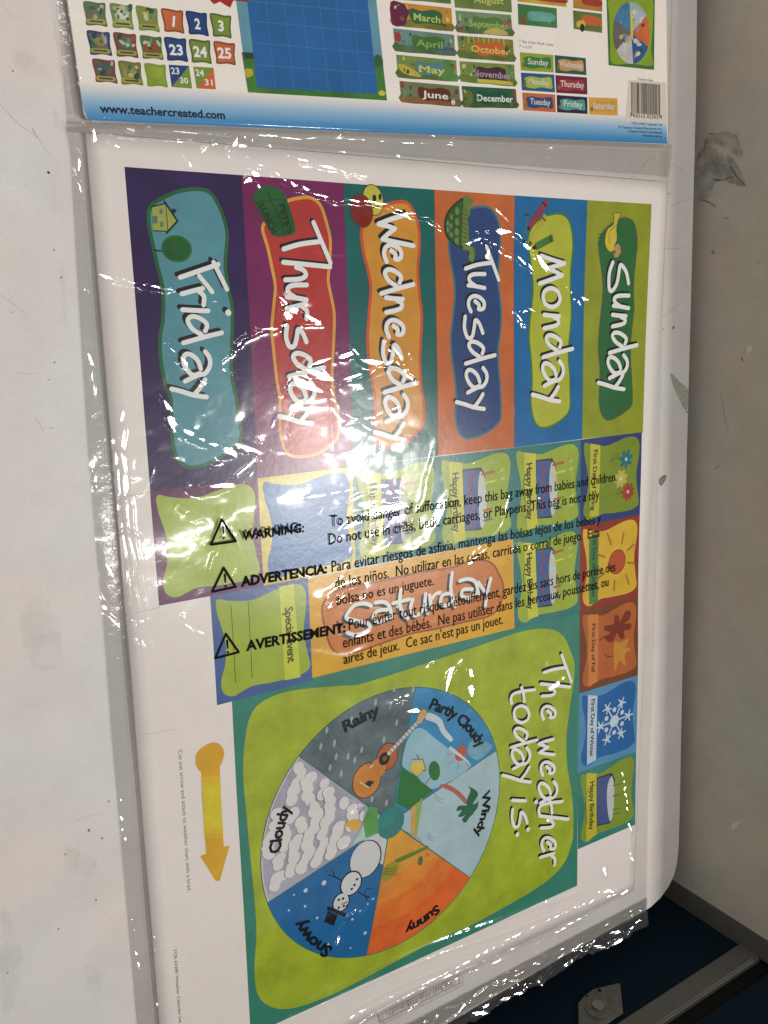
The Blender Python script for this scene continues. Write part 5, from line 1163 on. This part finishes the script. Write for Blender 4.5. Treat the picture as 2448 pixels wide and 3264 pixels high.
g4 = onz((1150, 2300)); bul += .0002 * np.exp(-((X - g4[0]) ** 2 + (Y - g4[1]) ** 2) / (2 * .07 ** 2))
F1.Z = TZ + .0007 + inside * (-TZ - .0007 + phv + .00028) + inside * (bul + .00013 * nA(X, Y) ** 2 + .00013 * nB(X, Y)) + (1 - inside) * .0003 * nB(X, Y)
hot = np.zeros_like(X)
for x_, y_, r_, a_ in [(960, 1215, 60, 1), (1060, 1200, 90, 1), (940, 1000, 60, .9), (1100, 1130, 60, .7), (540, 1270, 60, .8), (620, 1370, 90, .9), (760, 1450, 90, .9), (820, 600, 50, .9), (1480, 580, 60, .8), (1330, 560, 40, .5),
                       (1560, 760, 90, 1), (1660, 800, 60, .8), (1830, 940, 70, .9), (1680, 1010, 60, .8), (1180, 1620, 110, .9), (1240, 1680, 60, .8), (1060, 1910, 60, .8), (1160, 1890, 60, .7), (1660, 1740, 60, .9), (1490, 2280, 60, .6),
                       (1260, 2250, 70, .8), (1420, 2200, 70, .8), (1500, 2180, 60, .7), (1750, 2170, 70, .8), (1110, 2950, 70, .9), (300, 480, 80, .8), (380, 1500, 60, 1.0), (620, 520, 60, .6), (1800, 2600, 80, .5), (1380, 1520, 60, .5),
                       (1880, 2750, 120, .5), (1500, 3050, 200, .8), (1800, 2960, 200, .8), (900, 3200, 200, .6), (500, 2900, 50, .8), (1250, 450, 120, .8), (700, 450, 200, .6)]:
    c = onz((x_, y_)); r2 = (r_ * .00021) ** 2; hot = np.maximum(hot, a_ * np.exp(-((X - c[0]) ** 2 + (Y - c[1]) ** 2) / (2 * r2)))
F1.Z += hot * (.00024 * nC(X, Y) + .00005 * nE(X, Y))
F1.Z += .00004 * nC(X, Y) + (1 - inside) * .00016 * nC(X, Y)
cre = [([(300, 878), (400, 895), (480, 912), (560, 925)], .0011), ([(560, 925), (700, 960)], .0003), ([(410, 880), (300, 878)], .0002),
       ([(525, 1060), (555, 1130), (600, 1165), (650, 1230)], .0008), ([(520, 1260), (570, 1360), (640, 1400), (720, 1440), (760, 1420), (800, 1445), (815, 1470)], .0012), ([(815, 1470), (730, 1540), (640, 1560), (590, 1550)], .0011),
       ([(740, 1120), (760, 1090), (800, 1065), (860, 1045), (900, 1035)], .0009), ([(740, 1120), (700, 1150)], .0005), ([(870, 1025), (905, 940), (940, 990), (1000, 1020), (1010, 1024), (960, 1030), (905, 950)], .0009),
       ([(915, 1190), (990, 1150), (1060, 1140), (1120, 1120), (1150, 1150), (1200, 1160), (1240, 1150)], .0012), ([(1240, 1150), (1170, 1195), (1100, 1210), (1060, 1225), (960, 1215)], .0011), ([(920, 1200), (900, 1240), (880, 1260)], .0006),
       ([(1210, 1060), (1250, 1110), (1285, 1160)], .0010), ([(1285, 1160), (1330, 1225)], .0004),
       ([(790, 490), (800, 510), (860, 545), (930, 590), (980, 610), (1060, 640), (1140, 640), (1220, 650), (1290, 680), (1370, 700), (1400, 730), (1412, 745)], .0011),
       ([(920, 497), (1000, 525), (1080, 545), (1180, 570)], .0009), ([(720, 500), (760, 430)], .0008), ([(645, 475), (680, 440)], .0006),
       ([(1515, 740), (1600, 735), (1640, 745), (1690, 790), (1740, 850)], .0014), ([(1515, 745), (1560, 765), (1600, 790), (1650, 820), (1700, 860)], .0013), ([(1490, 775), (1530, 760), (1560, 780), (1555, 830)], .0010), ([(1640, 995), (1720, 985)], .0009), ([(1640, 995), (1665, 1030), (1690, 1040)], .0008),
       ([(1800, 900), (1830, 940), (1860, 975)], .0007), ([(975, 1580), (1100, 1560), (1250, 1545)], .0010), ([(1110, 1590), (1220, 1570), (1290, 1565)], .0010), ([(1130, 1660), (1200, 1625), (1290, 1600), (1300, 1680), (1210, 1700)], .0012),
       ([(1040, 1930), (1090, 1890), (1160, 1860)], .0011), ([(1190, 1900), (1110, 1925)], .0007), ([(1500, 1790), (1545, 1745)], .0011), ([(1640, 1730), (1665, 1780), (1700, 1730)], .0009), ([(1760, 1670), (1790, 1690)], .0006), ([(1120, 1350), (1200, 1320), (1280, 1290)], .0006),
       ([(1480, 2100), (1420, 2180), (1410, 2260)], .0009), ([(1500, 2130), (1505, 2200), (1490, 2290)], .0010), ([(1370, 2110), (1390, 2170)], .0007), ([(1230, 2290), (1260, 2240), (1310, 2230)], .0010), ([(1080, 2980), (1100, 2920), (1140, 2900)], .0010), ([(1740, 2210), (1800, 2150)], .0010),
       ([(1990, 2480), (2000, 2600), (2010, 2760)], .0010), ([(1920, 2740), (1925, 2800)], .0007), ([(1890, 2840), (1960, 2830)], .0009), ([(460, 2130), (520, 2240)], .0002)]
for pts, a in cre: F1.crease([onz(p) for p in pts], a * 1.3, .0013 + .0008 * rng.random(), True, .0006)
# the long folds beside the lower edge, the seams at the left and the top
for k, (y0_, y1_) in enumerate(((3264, 2840), (3210, 2800), (3290, 2880), (3330, 2905), (3170, 2790))):
    F1.crease([onz((860 + 60 * k, y0_ + 10)), onz((1300 + 20 * k, (y0_ + y1_) / 2 + 24)), onz((1950, y1_ + 6))], (.0014, .0009, .0012, .0014, .0007)[k], .0026, k % 2 == 0, .0008)
for k in range(3): F1.crease([onz((330 + 22 * k + q * .125, 1300 + q), TZ) for q in range(0, 2200, 200)], .0007, .0012, True, .0005)
F1.crease([onz((250, 460), TZ), onz((262, 900), TZ), onz((300, 1300), TZ)], .0012, .002, False)
F1.crease([onz((300, 428)), onz((750, 455)), onz((1320, 500)), onz((1900, 545))], .0012, .0012, True, .0003)
F1.crease([onz((300, 408)), onz((900, 425)), onz((1250, 440)), onz((2050, 490))], .0010, .0012, True, .0005)
for _ in range(170):
    c = np.array([rng.uniform(X.min(), X.max()), rng.uniform(Y.min(), Y.max())]); a = rng.uniform(0, 6.28); L = rng.uniform(.006, .05)
    F1.crease([c, c + L / 2 * np.array([math.cos(a), math.sin(a)]), c + L * np.array([math.cos(a + .4), math.sin(a + .4)])], rng.uniform(.00008, .0004) * rng.choice([-1, 1]), rng.uniform(.0008, .002), rng.random() < .6, .0004)
for _ in range(34):
    c = np.array([rng.uniform(X.min(), X.max()), rng.uniform(Y.min(), Y.max())]); a = rng.uniform(-.9, .9) + (1.57 if rng.random() < .25 else 0); L = rng.uniform(.04, .14)
    F1.crease([c, c + L / 2 * np.array([math.cos(a), math.sin(a)]), c + L * np.array([math.cos(a + .3), math.sin(a + .3)])], rng.uniform(.0002, .0006), rng.uniform(.002, .005), rng.random() < .3, .0012)
# film facets shaped and tilted to mirror the lamps, set along the wanted glints
def facet(F, c, r, k=1.0, L=(1.34, -.53, 1.9), jit=.015, el=1.0, ea=0.0):
    v = np.array([-c[0], -c[1], H]); v /= np.linalg.norm(v); l = np.array([L[0] - c[0], L[1] - c[1], L[2]]); l /= np.linalg.norm(l)
    h = v + l; sl = -h[:2] / h[2] * -1.0; sl = -sl + rng.normal(0, jit, 2)
    R_ = r * el * 3.2; m = (abs(F.X - c[0]) < R_) & (abs(F.Y - c[1]) < R_)
    if not m.any(): return
    dx = F.X[m] - c[0]; dy = F.Y[m] - c[1]; a = dx * math.cos(ea) + dy * math.sin(ea); b = -dx * math.sin(ea) + dy * math.cos(ea)
    q_ = np.sqrt((a / (r * el)) ** 2 + (b / r) ** 2); w = np.clip((1.55 - q_) / .75, 0, 1); w = w * w * (3 - 2 * w)
    Zm = F.Z[m]; i0 = np.argmin(dx * dx + dy * dy); z0 = Zm[i0] + .0002
    F.Z[m] = Zm * (1 - w) + w * (z0 + sl[0] * dx + sl[1] * dy + .5 * .035 / r * (b * b * k + a * a / el ** 2 * .3))
def glint(F, pts, r=.0016, step=None, k=1.0, skip=.22, z=0.0, L=(1.34, -.53, 1.9)):
    w = poly_interp([onz(p, z) for p in pts], np.linspace(0, 1, 60)); d = np.concatenate([[0], np.cumsum(np.hypot(*(w[1:] - w[:-1]).T))]); pos = rng.uniform(0, .002)
    while pos < d[-1]:
        rr_ = r * rng.uniform(.55, 1.35); el = rng.uniform(1.6, 5.0); c = np.array([np.interp(pos, d, w[:, 0]), np.interp(pos, d, w[:, 1])]); c2 = np.array([np.interp(pos + .003, d, w[:, 0]), np.interp(pos + .003, d, w[:, 1])])
        t = c2 - c
        if np.hypot(*t) < 1e-6: t = w[-1] - w[-3]
        if rng.random() > skip: facet(F, c + rng.normal(0, .0004, 2), rr_, rng.choice([-1, 1]), L, .010, el, math.atan2(t[1], t[0]) + rng.normal(0, .16))
        pos += rr_ * el * rng.uniform(1.1, 1.9)
for pts, r in (([(300, 878), (400, 895), (480, 912), (545, 924)], .0014), ([(525, 1060), (550, 1120), (590, 1160)], .0013), ([(530, 1290), (560, 1360), (620, 1390), (700, 1425), (755, 1440)], .0024), ([(760, 1420), (800, 1430), (815, 1460), (760, 1500)], .0018), ([(740, 1540), (660, 1555), (600, 1550)], .0018),
               ([(745, 1115), (765, 1085), (800, 1065), (860, 1045), (895, 1035)], .0013), ([(895, 960), (930, 985), (1000, 1018)], .0020), ([(905, 950), (915, 1010), (940, 1020)], .0018), ([(925, 1195), (990, 1155), (1060, 1140), (1115, 1125)], .0022), ([(1125, 1115), (1160, 1150), (1210, 1158), (1245, 1150)], .0022),
               ([(1240, 1150), (1170, 1190), (1090, 1210)], .0014), ([(960, 1200), (1020, 1195), (1080, 1225)], .0030), ([(975, 1230), (1040, 1245)], .0024), ([(1215, 1065), (1250, 1110), (1280, 1150)], .0018), ([(790, 490), (800, 510), (860, 545), (930, 590), (980, 610), (1060, 640), (1140, 640), (1220, 650), (1290, 680), (1370, 700), (1400, 730)], .0013),
               ([(795, 575), (820, 560), (830, 600)], .0018), ([(920, 497), (1000, 525), (1080, 545), (1170, 570)], .0012), ([(720, 500), (755, 440)], .0012), ([(645, 475), (678, 445)], .0012), ([(1515, 738), (1600, 735), (1640, 745), (1690, 790), (1735, 845)], .0017), ([(1540, 765), (1600, 790), (1650, 820), (1690, 855)], .0014),
               ([(1490, 775), (1530, 762), (1555, 790), (1550, 820)], .0015), ([(1640, 995), (1700, 987)], .0014), ([(1640, 997), (1665, 1025)], .0015), ([(1830, 905), (1835, 945), (1865, 955)], .0014), ([(985, 1582), (1100, 1562), (1240, 1548)], .0014), ([(1130, 1588), (1220, 1572), (1280, 1566)], .0016),
               ([(1140, 1660), (1200, 1630), (1280, 1610), (1290, 1660)], .0030), ([(1050, 1930), (1100, 1895), (1150, 1870)], .0020), ([(1500, 1790), (1540, 1750)], .0018), ([(1640, 1735), (1655, 1775), (1680, 1750)], .0020), ([(1430, 2130), (1418, 2200)], .0020), ([(1480, 2110), (1500, 2160), (1490, 2240)], .0018),
               ([(1230, 2280), (1270, 2250), (1330, 2270)], .0022), ([(1075, 2990), (1100, 2930), (1130, 2910)], .0024), ([(1790, 2160), (1740, 2210)], .0015), ([(1980, 2450), (1995, 2560), (2008, 2740)], .0012), ([(1915, 2745), (1925, 2800)], .0014), ([(1890, 2842), (1960, 2832)], .0013), ([(1455, 570), (1490, 610)], .0018), ([(300, 450), (320, 490)], .0016),
               ([(380, 470), (450, 485)], .0010), ([(610, 530), (640, 560)], .0015), ([(700, 1480), (640, 1500)], .0012), ([(1740, 2600), (1760, 2650)], .0012), ([(860, 1380), (880, 1330)], .0011), ([(1090, 1355), (1180, 1330), (1260, 1300)], .0011)): glint(F1, pts, r)
for pts, r in (([(247, 520), (250, 545)], .0012), ([(250, 600), (262, 622)], .0012), ([(296, 1060), (282, 1135), (292, 1195)], .0012), ([(380, 1330), (385, 1400), (392, 1480), (400, 1560)], .0020), ([(355, 1420), (370, 1500), (378, 1600)], .0013), ([(300, 1520), (310, 1580)], .0015), ([(330, 1800), (360, 1850), (385, 1900)], .0014),
               ([(310, 1880), (340, 1960), (390, 2000)], .0012), ([(350, 1960), (372, 2000)], .0014), ([(478, 2940), (485, 2990), (482, 3080), (495, 3200)], .0013), ([(408, 2860), (425, 2960), (440, 3080)], .0009), ([(372, 2520), (385, 2560), (398, 2700)], .0010), ([(262, 1300), (268, 1420), (272, 1500)], .0009)): glint(F1, pts, r, z=TZ, skip=.25)
# lamp-facing facets added along the long folds below the chart
for pts, r in (([(1990, 2838), (1850, 2880), (1700, 2950), (1560, 3020), (1420, 3100), (1300, 3160)], .0013), ([(1620, 3060), (1480, 3110), (1380, 3180), (1300, 3230)], .0011), ([(1250, 3170), (1100, 3250)], .0012), ([(1880, 2920), (1800, 2960), (1720, 3010)], .0010)): glint(F1, pts, r, step=.003, skip=.2)
# ragged gathers along the open mouth
edgew = np.clip((F1.V - .965) / .035, 0, 1)
F1.Z += edgew * (.0012 * nC(X * 1.3, Y * .5) + .0008 * nE(X, Y * .4))
F1.Z = np.maximum(F1.Z, TZ + .00025 + inside * (-TZ + phv + .00012 + .0))
bag = empty('plastic_bag', (0, 0, 0), label='clear crinkled polythene bag around the large sheet, printed with black suffocation warnings', cat='plastic bag')
F1.mesh('film', m_film, bag)
# gathered open mouth of the bag, hanging past the end of the table
upv = np.array([-BD[1], BD[0]]); upv = upv if upv[1] > 0 else -upv
lowR = BRp - BD * .0; lowL = BRp + BD * .62
F3 = Film([lowL + upv * .030, lowL + upv * .016, lowL], [lowR + upv * .028, lowR + upv * .014, lowR], 760, 46)
tt3 = (F3.X - lowL[0]) * (-BD[0]) + (F3.Y - lowL[1]) * (-BD[1])
w3 = np.clip((F3.V - .35) / .65, 0, 1); jg = noise2(45, None, 3, 21)(tt3, tt3 * 0) * .0022 + noise2(130, None, 3, 22)(tt3, tt3 * 0) * .0010
F3.X += upv[0] * w3 * jg; F3.Y += upv[1] * w3 * jg
F3.Z = TZ + .0014 + .0012 * w3 + .0008 * noise2(55, None, 3, 23)(tt3, F3.V * .03) * (.3 + w3) + .0003 * noise2(160, None, 3, 24)(tt3, F3.V * .02) * w3 + .0004 * noise2(120, None, 3, 25)(F3.X, F3.Y)
for k in range(110):
    c = lowL + (lowR - lowL) * rng.random() + upv * rng.uniform(.001, .026); a = math.atan2(BD[1], BD[0]) + rng.normal(0, .35); L = rng.uniform(.012, .07)
    F3.crease([c, c + L * np.array([math.cos(a), math.sin(a)])], rng.uniform(.0004, .0014) * rng.choice([-1, 1, 1]), rng.uniform(.0009, .0028), rng.random() < .5, .0008)
for k in range(40):
    t_q = rng.random(); c = lowL + (lowR - lowL) * t_q + upv * rng.uniform(-.0005, .024) * rng.random() ** .5
    facet(F3, c, rng.uniform(.0007, .0020), 1.0, jit=.04, el=rng.uniform(1.2, 6), ea=math.atan2(BD[1], BD[0]) + rng.normal(0, .35))  # facets tilted towards the lamps to make the mouth glint
F3.Z = np.maximum(F3.Z, TZ + .0004)
F3.mesh('gathered_mouth', film_mat('layered_film_mouth', tint=.84, rough=.07, refl=2.4, bump=.12, haze=.05), bag)
F4 = Film([lowL + upv * .029, lowL + upv * .012], [lowR + upv * .027, lowR + upv * .011], 300, 14)
F4.Z = TZ + .0009 + .0003 * noise2(60, None, 3, 33)(F4.X, F4.Y)
F4.mesh('folded_flap', film_mat('folded_film', tint=.86, rough=.10, refl=1.5, bump=.1, haze=.04), bag)
fl_l = [onz(p, TZ) for p in [(204, 390), (207, 425)]]; fl_r = [onz(p, TZ) for p in [(2132, 462), (2126, 566)]]
F5 = Film(fl_l, fl_r, 420, 26)
F5.Z = TZ + .0030 + .0004 * noise2(70, None, 3, 41)(F5.X, F5.Y) + .0002 * noise2(200, None, 3, 42)(F5.X, F5.Y)
for k in range(40):
    c = np.array([rng.uniform(F5.X.min(), F5.X.max()), rng.uniform(F5.Y.min(), F5.Y.max())]); a = rng.normal(.1, .5); L = rng.uniform(.006, .04)
    F5.crease([c, c + L * np.array([math.cos(a), math.sin(a)])], rng.uniform(.0003, .0009), rng.uniform(.0008, .002), True, .0005)
F5.mesh('folded_flap', film_mat('creased_grey_film', tint=.85, rough=.07, refl=1.8, bump=.1), bag)
# darker double edge seams of the bag
def strip(a_pts, w0, w1, name, parent, z=TZ + .0003, mat=None):
    a = np.array(a_pts); V = []; F = []
    for i, p in enumerate(a):
        t = a[min(i + 1, len(a) - 1)] - a[max(i - 1, 0)]; t = t / np.hypot(*t); n = np.array([-t[1], t[0]])
        V += [(*(p + n * w0), z + .0003), (*(p + n * (w0 + w1) / 2), z + .0008), (*(p + n * w1), z + .0003)]
    for i in range(len(a) - 1):
        k = 3 * i; F += [(k, k + 1, k + 4, k + 3), (k + 1, k + 2, k + 5, k + 4)]
    me = bpy.data.meshes.new(name); me.from_pydata(V, [], F); me.polygons.foreach_set('use_smooth', [True] * len(F)); return link(name, me, parent, [mat or m_seam])
lf_ = poly_interp(left, np.linspace(0.0, 1, 90)); strip(lf_, .0006, .0135, 'side_seam', bag)
def fz(x, y):
    d = (F1.X - x) ** 2 + (F1.Y - y) ** 2
    k = np.unravel_index(np.argmin(d), d.shape); return float(F1.Z[k])
# fast lookup: film height above the sheet sampled on a regular grid
gx = np.arange(X.min(), X.max(), .0012); gy = np.arange(Y.min(), Y.max(), .0012); G = np.full((len(gy), len(gx)), np.nan)
ii = np.clip(((F1.X - gx[0]) / .0012).round().astype(int), 0, len(gx) - 1); jj = np.clip(((F1.Y - gy[0]) / .0012).round().astype(int), 0, len(gy) - 1)
G[jj, ii] = F1.Z
Gm = np.where(np.isnan(G), TZ, G)
def film_z(x, y):
    u = (x - gx[0]) / .0012; v = (y - gy[0]) / .0012; i = int(u); j = int(v); a = u - i; b = v - j
    return float((Gm[j, i] * (1 - a) + Gm[j, i + 1] * a) * (1 - b) + (Gm[j + 1, i] * (1 - a) + Gm[j + 1, i + 1] * a) * b) + .00012
m_wink = plain('black_bag_ink', (12, 12, 12), rough=.6, gain=.5, spec=.08)
def bt(s, a, b, cap, bold=0.0, fr1='f'):
    za = .002; pa, pb = onz(a, za), onz(b, za)
    for _ in range(4):
        pa = onz(a, film_z(*pa)); pb = onz(b, film_z(*pb))
    mid = ((a[0] + b[0]) / 2, (a[1] + b[1]) / 2); capw = px_len('f', *mid, cap)
    n = 8; base = []
    for k in range(n + 1):
        t = k / n; p2 = (a[0] * (1 - t) + b[0] * t, a[1] * (1 - t) + b[1] * t); q = onz(p2, za)
        for _ in range(3): q = onz(p2, film_z(*q))
        base.append(q)
    # keep the line straight: only its ends follow the film
    out, f = text_geo(s, [pa, (pa + pb) / 2, pb], capw, bold)
    V = [(x, y, film_z(x, y)) for x, y in out]
    me = bpy.data.meshes.new('warning_text'); me.from_pydata(V, [], [list(t) for t in f]); return link('warning_text', me, bag, [m_wink])
bt('WARNING:', (771, 1723), (969, 1695), 29, .035)
bt('To avoid danger of suffocation, keep this bag away from babies and children.', (1055, 1680), (1966, 1533), 31)
bt('Do not use in cribs, beds, carriages, or Playpens. This bag is not a toy.', (1049, 1737), (1914, 1590), 31)
bt('ADVERTENCIA:', (769, 1870), (1043, 1826), 30, .035)
bt('Para evitar riesgos de asfixia, mantenga las bolsas lejos de los bebes y', (1058, 1824), (1915, 1667), 31)
bt('de los niños.  No utilizar en las cunas, carritos o corral de juego.  Esta', (1069, 1877), (1912, 1710), 31)
bt('bolsa no es un juguete.', (1075, 1930), (1383, 1865), 31)
bt('AVERTISSEMENT:', (785, 2075), (1102, 2014), 30, .035)
bt("Pour éviter tout risque d'étouffement, gardez les sacs hors de portée des", (1113, 2009), (1962, 1820), 31)
bt('enfants et des bébés.  Ne pas utiliser dans les berceaux, poussettes, ou', (1094, 2066), (1940, 1868), 31)
bt("aires de jeux.  Ce sac n'est pas un jouet.", (1096, 2118), (1604, 1988), 31)
for ap, bl, br in (((512, 530), (442, 698), (605, 674)), ((525, 850), (449, 1008), (605, 976)), ((540, 1287), (470, 1448), (625, 1408))):
    zz = film_z(*P('L1', 525, ap[1] + 100)); tr_ = [P('L1', *q, zz) for q in (ap, bl, br)]
    polys = stroke(tr_, .0015, curve=False, closed=True)
    ex = [P('L1', ap[0] + 8, ap[1] + 45, zz), P('L1', ap[0] + 12, ap[1] + 95, zz)]; polys += stroke(ex, .0014, curve=False, taper=.35)
    polys.append(ell(P('L1', ap[0] + 13, ap[1] + 122, zz), .0008, .0008, 0, 10))
    v, f = tri(polys, 9); me = bpy.data.meshes.new('warning_symbol'); me.from_pydata([(x, y, film_z(x, y)) for x, y in v], [], f); link('warning_symbol', me, bag, [m_wink])

# --- bag around the insert card
left2 = [onz(p, TZ) for p in [(150, -260), (178, 0), (196, 200), (212, 398)]]; right2 = [onz(p, TZ) for p in [(2142, -160), (2142, 0), (2140, 300), (2142, 478)]]
F2 = Film(left2, right2, 520, 210)
X, Y = F2.X, F2.Y; iq4 = [ic[0], onz((268, 372), IZ), onz((2128, 458), IZ), ic[-1]]
ins2 = rect_inside(X, Y, iq4, .005)
F2.Z = TZ + .0014 + ins2 * (IZ + .0009 - TZ - .0014 + .0004 * np.sin(X * 15 + .5)) + ins2 * (.00045 * nA(X, Y) ** 2 + .00008 * nB(X, Y)) + (1 - ins2) * (.0003 * nB(X, Y) + .0002 * nC(X, Y)) + .00002 * nC(X, Y)
for _ in range(26):
    c = np.array([rng.uniform(X.min(), X.max()), rng.uniform(Y.min(), Y.max())]); a = rng.uniform(0, 6.28); L = rng.uniform(.006, .04)
    F2.crease([c, c + L * np.array([math.cos(a), math.sin(a)])], rng.uniform(.00005, .0002), rng.uniform(.001, .002), True, .0003)
F2.crease([onz((200, 60), TZ), onz((212, 230), TZ), onz((238, 380), TZ)], .0016, .0016, False, .0006)
F2.crease([onz((228, 300), TZ), onz((225, 240), TZ), onz((240, 262), TZ)], .0012, .0012, True, .0004)
F2.Z = np.maximum(F2.Z, TZ + .0009 + ins2 * (IZ - TZ - .0009 + .0004 * np.sin(X * 15 + .5) + .0004))
bag2 = empty('plastic_bag', (0, 0, 0), label='clear smooth polythene sleeve around the packaging card at the top', cat='plastic bag')
F2.mesh('film', film_mat('clear_sleeve_film', tint=.96, refl=1.0, bump=.08), bag2)
strip(poly_interp(left2, np.linspace(0, 1, 30)), .0002, .009, 'side_seam', bag2, TZ + .0002)
print('objects', len(bpy.data.objects), 'tris', sum(len(o.data.loops) - 2 * len(o.data.polygons) for o in bpy.data.objects if o.type == 'MESH'))
